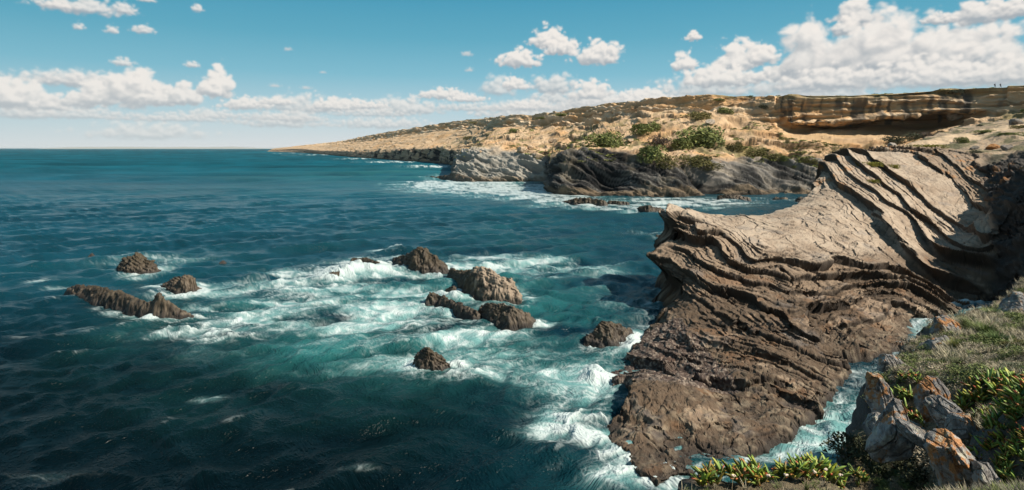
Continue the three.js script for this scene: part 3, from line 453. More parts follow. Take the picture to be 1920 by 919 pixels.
const coastMesh = (() => {
  const rows = coast.map((s) => {
    const [[fu, fd], rt, md, sb, tp] = s, f = P(fu, 278 + EYE * F / fd, fd), a = f.clone().setY(-3), R = P(...rt), M = P(...md), al0 = sb.length > 3, S = al0 || tp[2] > 1500 ? P(sb[0], sb[1] - 2, sb[2]) : P(mix(sb[0], tp[0], .18), sb[1] - 2, mix(sb[2], tp[2], .18)), T = P(tp[0], tp[1] - (tp[0] > 640 ? 4.5 : 1), tp[2]);
    const at = (v, D, u) => P(u, v, D), L = (t) => S.clone().lerp(T, t), al = sb.length > 3;
    const back = T.clone().sub(f).setY(0).normalize(), mid = [al ? at(sb[3], sb[4], sb[0]) : L(.2), al ? at(sb[5] + 4, sb[4], sb[0]) : L(.4), al ? at(sb[5], sb[6], (sb[0] + tp[0]) / 2) : L(.55)];
    return [a, f, R, M, S, ...mid, T, T.clone().addScaledVector(back, 45).add(new THREE.Vector3(0, .6, 0)), T.clone().addScaledVector(back, 500).add(new THREE.Vector3(0, -4, 0))];
  });
  const SEG = [2, 44, 36, 40, 10, 12, 10, 26, 12, 4], per = 42, nu = (rows.length - 1) * per + 1, nv = SEG.reduce((a, b) => a + b) + 1;
  const cr = (a, b, c, d, t) => .5 * (2 * b + (c - a) * t + (2 * a - 5 * b + 4 * c - d) * t * t + (3 * b - a - 3 * c + d) * t * t * t);
  const base = new Float32Array(nu * nv * 3), zone = new Float32Array(nv), alc = new Float32Array(nu);
  { let j = 0; for (let k = 0; k < SEG.length; k++) for (let q = 0; q < SEG[k] + (k === SEG.length - 1 ? 1 : 0); q++, j++) zone[j] = k + q / SEG[k]; }
  for (let i = 0; i < nu; i++) {
    const st = Math.min(rows.length - 2, fl(i / per)), t = i / per - st, g = (o) => rows[clamp(st + o, 0, rows.length - 1)];
    const prof = rows[0].map((_, k) => ['x', 'y', 'z'].map((ax) => { const B = g(0)[k][ax], C = g(1)[k][ax]; return clamp(cr(g(-1)[k][ax], B, C, g(2)[k][ax], t), Math.min(B, C) - .15 * Math.abs(B - C), Math.max(B, C) + .15 * Math.abs(B - C)); }));
    alc[i] = mix(coast[st][3].length > 3 ? 1 : 0, coast[st + 1][3].length > 3 ? 1 : 0, t);
    for (let j = 0; j < nv; j++) { const k = Math.min(SEG.length - 1, fl(zone[j])), q = zone[j] - k, sharp = k >= 4 && k <= 8; for (let a = 0; a < 3; a++) { const b = prof[k][a], c = prof[k + 1][a]; base[(j * nu + i) * 3 + a] = sharp ? mix(b, c, q) : mix(mix(b, c, q), cr(prof[Math.max(0, k - 1)][a], b, c, prof[Math.min(SEG.length, k + 2)][a], q), .5); } }
  }
  const B = (i, j) => { const k = (clamp(j, 0, nv - 1) * nu + clamp(i, 0, nu - 1)) * 3; return new THREE.Vector3(base[k], base[k + 1], base[k + 2]); };
  const caves = [[1135, 338, 190, 6, 4.5], [1075, 335, 192, 4, 2.5], [1322, 342, 192, 6, 5], [1300, 330, 194, 4, 2.5], [700, 290, 850, 10, 5], [735, 292, 780, 9, 6], [790, 290, 640, 9, 6], [815, 290, 600, 9, 5], [870, 300, 282, 5, 2.5], [1385, 236, 240, 5, 3], [1300, 222, 255, 3.5, 2.5], [1160, 241, 300, 4, 3], [1120, 240, 312, 5, 4], [1100, 241, 320, 5, 4], [1075, 240, 330, 4, 3], [640, 285, 1060, 12, 7], [1450, 352, 196, 7, 2.5]].map((a) => [P(a[0], a[1], a[2]), a[3], a[4]]);
  const out = sheet(nu, nv, (i, j, o) => {
    const p = B(i, j), n = new THREE.Vector3().crossVectors(B(i + 1, j).sub(B(i - 1, j)), B(i, j + 1).sub(B(i, j - 1))).normalize(), z = zone[j], D = -p.z, { x, y } = p, w = p.z;
    const u = 960 + x / D * F, slate = ss(2.25, 1.9, z + .5 * fbm(x * .03, y * .03, w * .03, 3)), sand = ss(4.0, 4.4, z) * ss(8.1, 7.9, z), plat = ss(7.7, 8.1, z);
    const rockZ = z < 2 ? 1 : 0, far = ss(700, 280, D) * .75 + .25;
    // slate: beds dipping to the right; sandstone: level beds
    const al = x * .88 - y * .45 + w * .1, ac = x * .40 + y * .86 - w * .12;
    const sl = ridged(al * .03 + .4 * n3(x * .05, y * .05, w * .05), ac * .26, w * .05, 5) - .62, sl2 = n3(al * .12, ac * 1.7, w * .15);
    const hb = fbm(x * .03, y * .55, w * .03, 5), big = fbm(x * .045, y * .06, w * .045, 4), bl = ridged(x * .11, y * .13, w * .11, 4) - .55;
    const f0 = fbm(x * .03 + 5, y * .04, w * .03, 3), tq = y * .24 + .8 * fbm(x * .018, 2, w * .018, 3) + .25 * n3(x * .12, y * .1, w * .12), tf = tq - fl(tq), rub = ridged(x * .3, y * .42, w * .3, 4) - .58, chunk = ridged(x * .085 + 9, y * .11, w * .085, 3) - .55;
    let d = slate * (sl * 3.4 + sl2 * .3 + big * 2.4 + bl * 1.5 + rub * .7) + (1 - slate) * (1 - plat) * (big * 2.2 + (chunk * 2.6 + rub * .7) * far * far + far * (.5 - tf) * 2.4 * ss(.98, .86, tf) * ss(-.2, .15, f0)) + sand * (hb * 2.6 - .4 - (alc[i] > 0 ? 0 : 3.2 * Math.exp(-(((z - 6.1) / .7) ** 2)) * ss(-.12, .2, fbm(x * .035, 3, w * .035, 3))) + (alc[i] > 0 ? 0 : 1.2 * ss(6.6, 7.1, z))) + plat * (.8 * fbm(x * .05, 2, w * .05, 4));
    if (alc[i] > 0 && z > 4 && z < 7) d *= mix(1, .45, alc[i]);
    for (const [c, r, dep] of caves) { const q = c.distanceTo(p) / r; if (q < 1.6) d -= dep * ss(1.5, .2, q); }
    p.addScaledVector(n, d * clamp(j / 3));
    o.p[0] = p.x; o.p[1] = z < .5 ? -3 : p.y; o.p[2] = p.z; o.t[0] = (x + w) * .12; o.t[1] = y * .12;
    // colours
    const f1 = fbm(x * .09 + 7, y * .12, w * .09, 4), f2 = fbm(x * .4, y * .5, w * .4 + 3, 3), grey = ss(842, 860, u) * ss(1030, 1018, u) * ss(430, 330, D) * (z < 2.6 ? 1 : .4);
    const thinBed = n3(al * .06 + 40, ac * 2.1, w * .1); let dark = mix3([.008, .008, .009], [.032, .031, .03], ss(-.2, .3, sl + sl2 * .25)); dark = mix3(dark, [.17, .16, .145], ss(.16, .36, thinBed + .3 * f1) * .75); dark = mix3(dark, [.24, .225, .20], ss(.18, .40, sl2 * .45 + f1 * .6) * .6); dark = mix3(dark, [.12, .095, .055], ss(.15, .4, f1) * .4);
    const pale = mix3([.25, .235, .205], [.40, .375, .325], clamp(.5 + sl * 1.3)); let slc = mix3(dark, pale, grey); if (D > 400) slc = mix3(slc, [.46, .33, .22], ss(-.2, .08, f1 + .2 * f2 + (D > 900 ? .3 : 0)) * .95);
    if (u > 1285 && u < 1570) slc = mix3(slc, mix3([.33, .28, .22], [.20, .19, .18], clamp(.5 + sl * 2)), ss(1.35, 1.8, z + .9 * f1) * .85);
    let sl3 = mix3([.52, .34, .19], [.64, .46, .29], clamp(.5 + f1 * 1.3)); sl3 = mix3(sl3, [.32, .20, .11], ss(.0, .3, f2 + .4 * rub) * .5 * far); sl3 = mix3(sl3, [.56, .32, .14], ss(.1, .4, fbm(x * .05, y * .12 + 8, w * .05, 3)) * .7);
    sl3 = mix3(sl3, [.24, .145, .075], ss(.78, .96, tf) * ss(-.2, .15, f0) * .7); const veg = ss(.10, .34, fbm(x * .07 + 20, y * .1, w * .07, 4) + .15 * f2) * ss(1.9, 2.4, z) * ss(4.6, 3.6, z) * ss(800, 400, D); sl3 = mix3(sl3, [.13, .125, .04], veg * .75);  // first mix paints the shade under each ledge into the slope; then scrub
    let st = mix3([.60, .35, .16], [.68, .52, .35], clamp(.5 + hb * 1.6)); st = mix3(st, [.34, .19, .085], ss(.12, .4, n3(x * .05, y * 1.3, w * .05) + f1 * .4) * .7); st = mix3(st, [.20, .18, .15], ss(.15, .45, fbm(x * .2, y * .06, w * .2 + 9, 3)) * (u > 1560 ? .95 : u > 1400 ? .6 : .2));
    if (alc[i] > .3 && z > 6 && z < 8) st = mix3(st, [.10, .085, .07], ss(.0, .32, fbm(x * .35, y * .05, w * .35, 3) + (u > 1600 ? .12 : 0)) * .8);
    if (alc[i] > .3 && z >= 4 && z <= 5.2) st = mix3(st, [.52, .36, .20], .7);
    let c = mix3(sl3, slc, slate); c = mix3(c, st, sand);
    const gr = fbm(x * .12, 4, w * .12, 4), pc = mix3([.20, .18, .06], [.42, .30, .15], clamp(.5 + gr * 1.5)); c = mix3(c, pc, plat);
    if (y < 2.6) { c = mix3(c, [.22, .16, .10], ss(2.8, 1.3, y + f2) * .8); c = mix3(c, [.06, .045, .03], ss(1.2, .2, y)); }
    o.c[0] = c[0]; o.c[1] = c[1]; o.c[2] = c[2];
  }, -2.5);
  const g = top(new THREE.Group(), 'coastal_cliffs'), m = mesh(out, cliffMat, 'cliff_face', g);
  tag(g, 'long sandstone and slate sea cliffs running away to the horizon', null, null, 'structure');
  // scrub and broken stone scattered over the slopes
  {
    const R = rng(41), pa = out.attributes.position, scr = [], rub = [], M = new THREE.Matrix4(), Q = new THREE.Quaternion(), E = new THREE.Euler(), v = new THREE.Vector3();
    for (let k = 0; k < 46000; k++) {
      const i = fl(R() * nu), j = fl(R() * nv), z = zone[j], a = R(), b = R(), q = R(); if (z < 1.8 || z > 9.4 || (alc[i] > .2 && z > 4 && z < 8)) continue;
      v.fromBufferAttribute(pa, j * nu + i); const D = -v.z; if (D > 1300) continue;
      const n = fbm(v.x * .06 + 20, v.y * .09, v.z * .06, 3), s = .35 + a * a * 1.5; if (D > 400 && q > .08) continue; E.set(0, b * 6.283, 0); Q.setFromEuler(E);
      if (z > 8 ? q < .24 : z < 4 && n > .16 && q < .45) scr.push(M.compose(v, Q, new THREE.Vector3(s * 1.2, s * .6, s * 1.2)).clone(), [.6 + b * .8, .7 + a * .5]);
      else if (z < 3.8 && q < .03) { E.set(a * 6, b * 6, q * 60); rub.push(M.compose(v, Q.setFromEuler(E), new THREE.Vector3(s * .5, s * .36, s * .45)).clone(), [.6 + b * .5, .8]); }
    }
    const tuft = (() => { const r = rng(6), p = []; for (let i = 0; i < 46; i++) { const d = [r() - .5, r() * .5, r() - .5], L = Math.hypot(...d) / .5, c = d.map((x) => x / L * (.7 + r() * .5)); for (let k = 0; k < 3; k++) p.push(c[0] + (r() - .5) * .5, Math.max(-.1, c[1] + (r() - .5) * .5), c[2] + (r() - .5) * .5); } const t = new THREE.BufferGeometry(); t.setAttribute('position', new THREE.Float32BufferAttribute(p, 3)); t.computeVertexNormals(); return t; })();
    const stone = (() => { const t = new THREE.IcosahedronGeometry(1, 1), p = t.attributes.position; for (let i = 0; i < p.count; i++) { v.fromBufferAttribute(p, i); v.multiplyScalar(1 + .5 * n3(v.x * 1.7 + 4, v.y * 1.7, v.z * 1.7)); p.setXYZ(i, v.x, v.y, v.z); } t.computeVertexNormals(); return t; })();
    const put = (geo, mat, list, name, label, col) => { const im = new THREE.InstancedMesh(geo, mat, list.length / 2), c = new THREE.Color(); for (let k = 0; k < list.length; k += 2) { im.setMatrixAt(k / 2, list[k]); const [t, s] = list[k + 1]; im.setColorAt(k / 2, c.setRGB(col[0] * t, col[1] * t * mix(1, s, .25), col[2] * t)); } im.castShadow = im.receiveShadow = true; top(im, name); tag(im, label, null, null, 'stuff'); };
    put(tuft, new THREE.MeshStandardMaterial({ roughness: .95, side: THREE.DoubleSide }), scr, 'low_scrub', 'low olive scrub dotted over the coastal slopes and brow', [.17, .175, .05]);
    put(stone, new THREE.MeshStandardMaterial({ roughness: .95 }), rub, 'rubble', 'broken tan stones strewn over the coastal slopes', [.50, .36, .22]);
  }
  m.updateMatrixWorld(true);
  return m;
})();
const ray = new THREE.Raycaster();
const onCoast = (u, v) => { ray.set(camera.position, P(u, v, 1).sub(camera.position).normalize()); return ray.intersectObject(coastMesh)[0]?.point; };
// far-off shore on the horizon
{
  const g = sheet(120, 4, (i, j, o) => { const u = 40 + 470 * i / 119, D = 14000, h = (44 + 34 * fbm(i * .06, 3, 1, 4) + 14 * n3(i * .5, 2, 2)) * ss(0, 14, i) * ss(119, 100, i); o.p[0] = (u - 960) / F * D; o.p[1] = j === 0 ? -5 : j === 1 ? Math.max(-5, h * .8) : j === 2 ? Math.max(-5, h) : -5; o.p[2] = -D - j * 300; o.c[0] = .26; o.c[1] = .27; o.c[2] = .25; o.t[0] = i; o.t[1] = j; });
  const m = top(mesh(g, cliffMat, 'x'), 'distant_hills'); tag(m, 'faint low shore on the horizon beyond the open sea', null, null, 'structure');
}
// ---------- the near cliff top: ground, lichened rocks, plants ----------
const groundPts = [];
for (const [u, v, D] of [[1920, 919, 3.4], [1920, 800, 5.2], [1920, 700, 7.6], [1920, 640, 10.6], [1920, 575, 16], [1850, 800, 5.7], [1850, 700, 7.9], [1850, 620, 11.8], [1800, 700, 8.3], [1800, 640, 11.2], [1800, 600, 14], [1760, 700, 8.6], [1760, 640, 11.6], [1700, 725, 8.3], [1660, 725, 8.5], [1870, 578, 16.3], [1855, 830, 5.4],
  [1310, 922, 4.35], [1400, 905, 4.6], [1500, 893, 4.85], [1450, 1000, 3.8], [1900, 1000, 2.9], [1250, 1000, 3.7], [1640, 960, 5.6], [1720, 919, 6.7], [1640, 900, 7.2], [1600, 870, 7.4], [1605, 815, 8.3], [1690, 880, 7.3], [1745, 850, 6.9], [1690, 790, 7.9], [1780, 930, 6.1], [1815, 960, 5.5], [1720, 1000, 5.4], [1845, 1000, 4.5]]) { const p = P(u, v, D); groundPts.push([p.x, p.z, p.y]); }
for (const [x, D, y] of [[0, 1, 13.3], [6, 1, 13.6], [14, 4, 14], [24, 12, 14], [24, 22, 13], [0, 3, 13]]) groundPts.push([x, -D, y]);
const groundBase = surface(groundPts, .05);
const groundOutline = [[1.25, 4.3], [1.9, 4.72], [2.5, 5.0], [3.1, 5.6], [3.75, 7], [4.6, 8.0], [5.2, 8.5], [5.9, 9.3], [6.9, 10.2], [7.6, 11.3], [8.9, 12.6], [10, 14], [11.4, 15], [14.4, 17.2], [17.5, 19.3], [26, 24], [40, 24], [40, -3], [-6, -3], [0.6, 3.2]].map(([x, D]) => [x, -D]);
function groundAt(x, z) {
  const sd = inside(groundOutline, x + .18 * n3(x * 1.7, 4, z * 1.7), z + .18 * n3(x * 1.7, 9, z * 1.7));
  let y = groundBase(x, z) + .10 * fbm(x * 1.1, 2, z * 1.1, 4); if (sd < 0) y += sd * 2.6 * (1 + .4 * n3(x * 1.3, 1, z * 1.3)); return y;
}
{
  const nu = 420, nv = 380;
  const geo = sheet(nu, nv, (i, j, o) => { const D = 2.0 * Math.pow(13.5, j / (nv - 1)), u = 1050 + (2700 - 1050) * Math.pow(i / (nu - 1), 1.25), x = (u - 960) / F * D; o.p[0] = x; o.p[1] = groundAt(x, -D); o.p[2] = -D; o.t[0] = x * 1.5; o.t[1] = -D * 1.5; }, -.5);
  const n0 = along(geo, (x, y, z, k, ny) => (1 - ny) * .5 * (ridged(x * .9, y * .7, z * .9, 4) - .5) + .05 * fbm(x * 4, y * 4, z * 4, 3));
  paint(geo, (x, y, z, k, ny) => { const n1 = fbm(x * 1.3, y, z * 1.3, 4), n2 = fbm(x * 9, y * 9, z * 9, 3); let c = mix3([.085, .065, .035], [.20, .155, .095], clamp(.5 + n1 + n2 * .6)); c = mix3(c, [.045, .05, .022], ss(.0, .4, n1) * .6); return mix3(c, mix3([.035, .03, .027], [.10, .09, .08], clamp(.5 + n2)), ss(.75, .45, n0[k * 3 + 1])); });
  const m = top(mesh(geo, new THREE.MeshStandardMaterial({ vertexColors: true, roughness: .95, bumpMap: grainTex, bumpScale: .03 }), 'x'), 'cliff_top_ground');
  tag(m, 'dry grassy cliff top in the near right corner dropping steeply to the sea', null, null, 'structure');
}
const onGround = (u, v) => hit(groundAt, u, v, 2.2, 26);
// lichened rocks along the edge
{
  const mat = new THREE.MeshStandardMaterial({ vertexColors: true, roughness: .92, bumpMap: grainTex, bumpScale: .03, map: speckTex });
  const rock = (label, u, v, D, dims, turn, o = {}) => {
    const R = rng(o.seed || 1), g0 = new THREE.IcosahedronGeometry(1, o.detail || 34); g0.deleteAttribute('uv'); g0.deleteAttribute('normal');
    const src = g0.attributes.position.array, key = new Map(), pts = [], idx = [];
    for (let i = 0; i < src.length; i += 3) { const k = Math.round(src[i] * 5e3) + ',' + Math.round(src[i + 1] * 5e3) + ',' + Math.round(src[i + 2] * 5e3); if (!key.has(k)) { key.set(k, pts.length / 3); pts.push(src[i], src[i + 1], src[i + 2]); } idx.push(key.get(k)); }
    const cuts = []; for (let i = 0; i < 15; i++) { const d = new THREE.Vector3(R() - .5, (R() - .5) * .8, R() - .5).normalize(); cuts.push([d, .66 + R() * .24]); }
    const n = pts.length / 3, pos = new Float32Array(n * 3), uv = new Float32Array(n * 2), col = new Float32Array(n * 3), s = o.seed || 1, q = new THREE.Vector3();
    for (let i = 0; i < n; i++) {
      q.set(pts[i * 3], pts[i * 3 + 1], pts[i * 3 + 2]); const e = 6; q.multiplyScalar(1 / Math.pow(Math.abs(q.x) ** e + Math.abs(q.y) ** e + Math.abs(q.z) ** e, 1 / e));
      for (const [d, m] of cuts) { const k = q.dot(d); if (k > m) q.addScaledVector(d, (m - k) * .92); }
      pos.set([q.x * dims[0] / 2, q.y * dims[1] / 2, q.z * dims[2] / 2], i * 3); uv[i * 2] = q.x * dims[0] * 1.2 + q.z * .4; uv[i * 2 + 1] = q.y * dims[1] * 1.2 + q.z * .5;
    }
    const g = new THREE.BufferGeometry(); g.setAttribute('position', new THREE.BufferAttribute(pos, 3)); g.setAttribute('uv', new THREE.BufferAttribute(uv, 2)); g.setAttribute('color', new THREE.BufferAttribute(col, 3)); g.setIndex(idx); g.computeVertexNormals();
    const big = Math.max(...dims), f = 1 / (big * .5);
    along(g, (x, y, z) => { const b = x * f * 3.6 + .5 * fbm(x * f, y * f * .5 + s, z * f, 3), w = b - fl(b); return big * (.055 * (ridged(x * f * 1.3 + s, y * f * .6, z * f * 1.3, 4) - .55) - .045 * ss(.86, .97, w) + .03 * (cell(y * f * 2.4 + s, (x + z) * f * 2.0, [0, 0, 0], s)[2] - .5) + .03 * fbm(x * f * 4, y * f * 4, z * f * 4 + s, 3)); });
    const or = o.orange ?? .5;
    paint(g, (x, y, z, k, ny) => {
      const n1 = fbm(x * 5 + s, y * 4, z * 5, 4), n2 = fbm(x * 22, y * 22, z * 22 + s, 3), n4 = fbm(x * 7 + 30, y * 6 + s, z * 7, 4), b = x * f * 3.6 + .5 * fbm(x * f, y * f * .5 + s, z * f, 3), w = b - fl(b);
      let c = mix3([.19, .19, .195], [.56, .545, .52], clamp(.5 + n1 * 1.2 + .4 * n2)); c = mix3(c, [.30, .22, .14], ss(.05, .35, n4) * .45);
      c = mix3(c, [.52, .215, .05], ss(.18, .28, n1 * .55 + n4 * .5 + .45 * n2 + (or - .62) * .42 + y / dims[1] * .42) * .85); c = mix3(c, [.13, .10, .08], ss(.05, .3, -n4 + .3 * n2) * .5); c = mix3(c, [.55, .53, .42], ss(.26, .42, fbm(x * 9 + 70, y * 9, z * 9 + s, 3)) * .7);
      return mix3(c, [.03, .025, .022], ss(.82, 1, w) * .8);
    });
    const m = top(mesh(g, mat, 'x'), 'lichen_rock'); m.position.copy(P(u, v, D)); m.rotation.set(turn[0], turn[1], turn[2]); tag(m, label, 'rock', 'lichened rocks on the cliff edge');
  };
  rock('upright orange topped rock highest on the near cliff edge, beside the white surf', 1770, 622, 12.2, [.56, .86, .6], [.1, .4, .1], { seed: 3, orange: .9 });
  rock('grey rib of rock leaning under the orange topped rock', 1757, 668, 10.8, [.40, .9, .7], [.2, .3, -.30], { seed: 5, orange: .3 });
  rock('square grey rock with orange spots at the outer left corner of the near edge', 1649, 742, 7.9, [.30, .56, .42], [.1, .3, .05], { seed: 8, orange: .8 });
  rock('dark blocky rock in shade low on the outer left of the near edge', 1645, 800, 7.6, [.34, .34, .4], [.1, .5, -.5], { seed: 11, orange: .05 });
  rock('small grey rock poking out of dry scrub above the outer left corner', 1668, 684, 9.4, [.40, .40, .45], [.2, .2, .2], { seed: 14, orange: .2 });
  rock('tall grey and rusty slab leaning left in the middle of the near rocks', 1676, 812, 6.8, [.34, .76, .42], [.1, .5, -.30], { seed: 17, orange: .5 });
  rock('upright block crusted with bright orange lichen between two green gullies', 1743, 755, 7.1, [.32, .62, .4], [.05, .2, .08], { seed: 21, orange: 1 });
  rock('plain grey upright slab right of the orange crusted block', 1778, 786, 6.4, [.26, .44, .42], [.05, .35, .12], { seed: 25, orange: .2 });
  rock('flat grey ledge stone jutting out under the orange crusted block', 1728, 820, 6.4, [.46, .18, .5], [.1, .3, -.35], { seed: 28, orange: .1 });
  rock('largest near slab, orange above and grey below, at the bottom edge', 1800, 892, 5.2, [.42, .78, .46], [.1, .35, .36], { seed: 31, orange: .62, detail: 44 });
  rock('grey rock at the right border above the grass tussocks', 1914, 596, 14.2, [.9, .9, .9], [.3, .6, .2], { seed: 35, orange: .1 });
  rock('small rusty stone wedged above the largest near slab', 1806, 800, 5.9, [.22, .28, .3], [.2, .6, .3], { seed: 43, orange: .6 });
  rock('grey stone leaning on the right side of the largest near slab', 1846, 905, 5.0, [.24, .44, .36], [.1, .2, .3], { seed: 47, orange: .25 });
}
// ---------- plants ----------
const leafMat = (hex, extra) => new THREE.MeshPhysicalMaterial({ color: hex, vertexColors: true, roughness: .55, side: THREE.DoubleSide, ...extra });
function leafGeometry(len, wid, bend, tip) {          // a fleshy three-sided finger of ice plant; tip = colour of its end
  const n = 6, p = [], c = [], idx = [];
  for (let i = 0; i <= n; i++) { const t = i / n, w = wid * Math.pow(Math.sin(Math.PI * (t * .86 + .14)), .55) * (t > .98 ? .1 : 1), a = t * bend, y = len * Math.sin(a + .02) / (bend || 1), x = len * (bend ? (1 - Math.cos(a)) / bend : 0);
    for (let k = 0; k < 3; k++) { const b = k * 2.094; p.push(x + Math.cos(b) * w * .55, y, Math.sin(b) * w * .5); const q = mix3([.16, .24, .045], tip, ss(.45, 1, t)); const g = mix3([.22, .10, .03], q, ss(-.05, .25, t)); c.push(...g); } }
  for (let i = 0; i < n; i++) for (let k = 0; k < 3; k++) { const a = i * 3 + k, b = i * 3 + (k + 1) % 3; idx.push(a, b + 3, b, a, a + 3, b + 3); }
  const g = new THREE.BufferGeometry(); g.setAttribute('position', new THREE.Float32BufferAttribute(p, 3)); g.setAttribute('color', new THREE.Float32BufferAttribute(c, 3)); g.setIndex(idx); g.computeVertexNormals(); return g;
}
{
  const mats = [leafMat(0xffffff), leafMat(0xd8e8b0), leafMat(0xb8c8a0), leafMat(0x869a6c), leafMat(0xc89a70)];
  const kinds = [leafGeometry(.082, .019, .5, [.42, .38, .05]), leafGeometry(.07, .017, .7, [.50, .12, .05]), leafGeometry(.09, .018, .35, [.22, .33, .06]), leafGeometry(.062, .017, .8, [.50, .27, .05]), leafGeometry(.07, .016, .6, [.16, .22, .05])];
  const reds = [leafGeometry(.06, .016, .6, [.55, .05, .04])];
  const clump = (label, u, v, ru, rv, n, seed, o = {}) => {
    const R = rng(seed), c = onGround(u, v), g = top(new THREE.Group(), 'ice_plant'); g.position.copy(c); tag(g, label, 'ice plant', 'ice plants on the near cliff top');
    const D = -c.z, sc = o.size || 1; let made = 0;
    const rx = ru / F * D, rz = rv / F * D * 1.6;
    while (made < n) {
      const a = R() * 6.283, r = Math.sqrt(R()), x = c.x + Math.cos(a) * r * rx, z = c.z + Math.sin(a) * r * rz, y = groundAt(x, z) + .01 + .06 * (1 - r * r), shoots = 4 + fl(R() * 4);
      for (let k = 0; k < shoots && made < n; k++, made++) {
        const pool = R() < (o.red || .08) ? reds : kinds, m = mesh(pool[fl(R() * pool.length)], mats[R() < .35 ? 0 : 1 + fl(R() * 4)], 'leaf', g); m.position.set(x - c.x + (R() - .5) * .02, y - c.y + R() * .03, z - c.z + (R() - .5) * .02);
        m.rotation.set(0, R() * 6.283, -(.15 + R() * .75)); m.scale.setScalar(sc * (.75 + R() * .6)); m.rotation.order = 'YZX';
      }
    }
  };
  clump('bright yellow green ice plant with red tips highest on the right, above the others', 1868, 738, 56, 34, 280, 3, { red: .18, size: 1.7 });
  clump('ice plant cut by the right border with orange and red fingers', 1912, 760, 26, 40, 150, 5, { red: .25, size: 1.6 });
  clump('small ice plant tuft at the left foot of the red tipped one', 1818, 768, 26, 14, 90, 8, { size: 1.4 });
  clump('large lime green ice plant right of the biggest near slab', 1858, 828, 48, 34, 280, 11, { red: .07, size: 1.35 });
  clump('dark green ice plant mat in the bottom right corner', 1896, 888, 44, 36, 290, 14, { red: .05, size: .95 });
  clump('green ice plant mat on the slope between the two big right clumps', 1884, 790, 50, 20, 200, 41, { red: .12, size: 1.1 });
  clump('reddish ice plant sprawl at the very right above the corner mat', 1910, 845, 24, 22, 150, 43, { red: .3, size: 1.1 });
  clump('green ice plant along the edge under the small tuft', 1836, 792, 16, 12, 80, 47, { size: 1.1 });
  clump('ice plant spilling between the outer grey rock and the orange crusted block, upper', 1704, 722, 16, 14, 90, 51, { red: .15, size: 1.2 });
  clump('ice plant tucked between the tall rusty slab and the orange crusted block', 1712, 800, 12, 14, 70, 53, { red: .15, size: 1.2 });
  clump('ice plant hanging over the top of the largest near slab', 1838, 862, 22, 22, 130, 57, { red: .2, size: 1.1 });
  clump('narrow ice plant trailing down the gully left of the orange crusted block', 1700, 768, 18, 22, 130, 17, { red: .1, size: 1.3 });
  clump('lone ice plant sprig at the dark gully mouth', 1694, 850, 16, 12, 50, 21, { size: 1.3 });
  clump('ice plant fringe between the left end and the tallest tuft', 1410, 906, 34, 10, 110, 61, { red: .1, size: 1.2 });
  clump('ice plant fringe just right of the tallest tuft', 1492, 902, 30, 10, 120, 63, { red: .12, size: 1.2 });
  clump('dark ice plant where the fringe meets the shaded gully', 1590, 908, 34, 12, 130, 67, { size: 1.2 });
  clump('lowest ice plant sprigs at the left end of the fringe', 1325, 918, 24, 8, 60, 71, { size: 1.1 });
  clump('green ice plant fringe at the left end of the bottom edge', 1372, 908, 60, 14, 170, 25, { size: 1.25 });
  clump('tallest ice plant tuft of the bottom fringe with one red leaf', 1452, 896, 46, 12, 230, 28, { size: 1.45 });
  clump('ice plant fringe with flower stalks at the right end of the bottom edge', 1535, 898, 46, 12, 260, 31, { red: .1, size: 1.35 });
}
// grass, tussocks, scrub
const bladeGeo = (n, len, spread, seed, c0, c1, wid = .006) => {
  const R = rng(seed), p = [], c = [], idx = [];
  for (let i = 0; i < n; i++) {
    const a = R() * 6.283, l = len * (.5 + R() * .7), out = spread * (.2 + R()), bx = (R() - .5) * len * .35, bz = (R() - .5) * len * .35, w = wid * (.6 + R() * .7), t = R(), col = mix3(c0, c1, t), b = p.length / 3, ca = Math.cos(a), sa = Math.sin(a), px = -sa * w, pz = ca * w;
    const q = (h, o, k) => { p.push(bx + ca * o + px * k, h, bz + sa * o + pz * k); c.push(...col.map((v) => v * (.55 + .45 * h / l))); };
    q(0, 0, -1); q(0, 0, 1); q(l * .55, out * .35, -.8); q(l * .55, out * .35, .8); q(l * .92, out, 0); idx.push(b, b + 1, b + 2, b + 1, b + 3, b + 2, b + 2, b + 3, b + 4);
  }
  const g = new THREE.BufferGeometry(); g.setAttribute('position', new THREE.Float32BufferAttribute(p, 3)); g.setAttribute('color', new THREE.Float32BufferAttribute(c, 3)); g.setIndex(idx); g.computeVertexNormals(); return g;
};
const grassMat = new THREE.MeshStandardMaterial({ vertexColors: true, roughness: .85, side: THREE.DoubleSide });
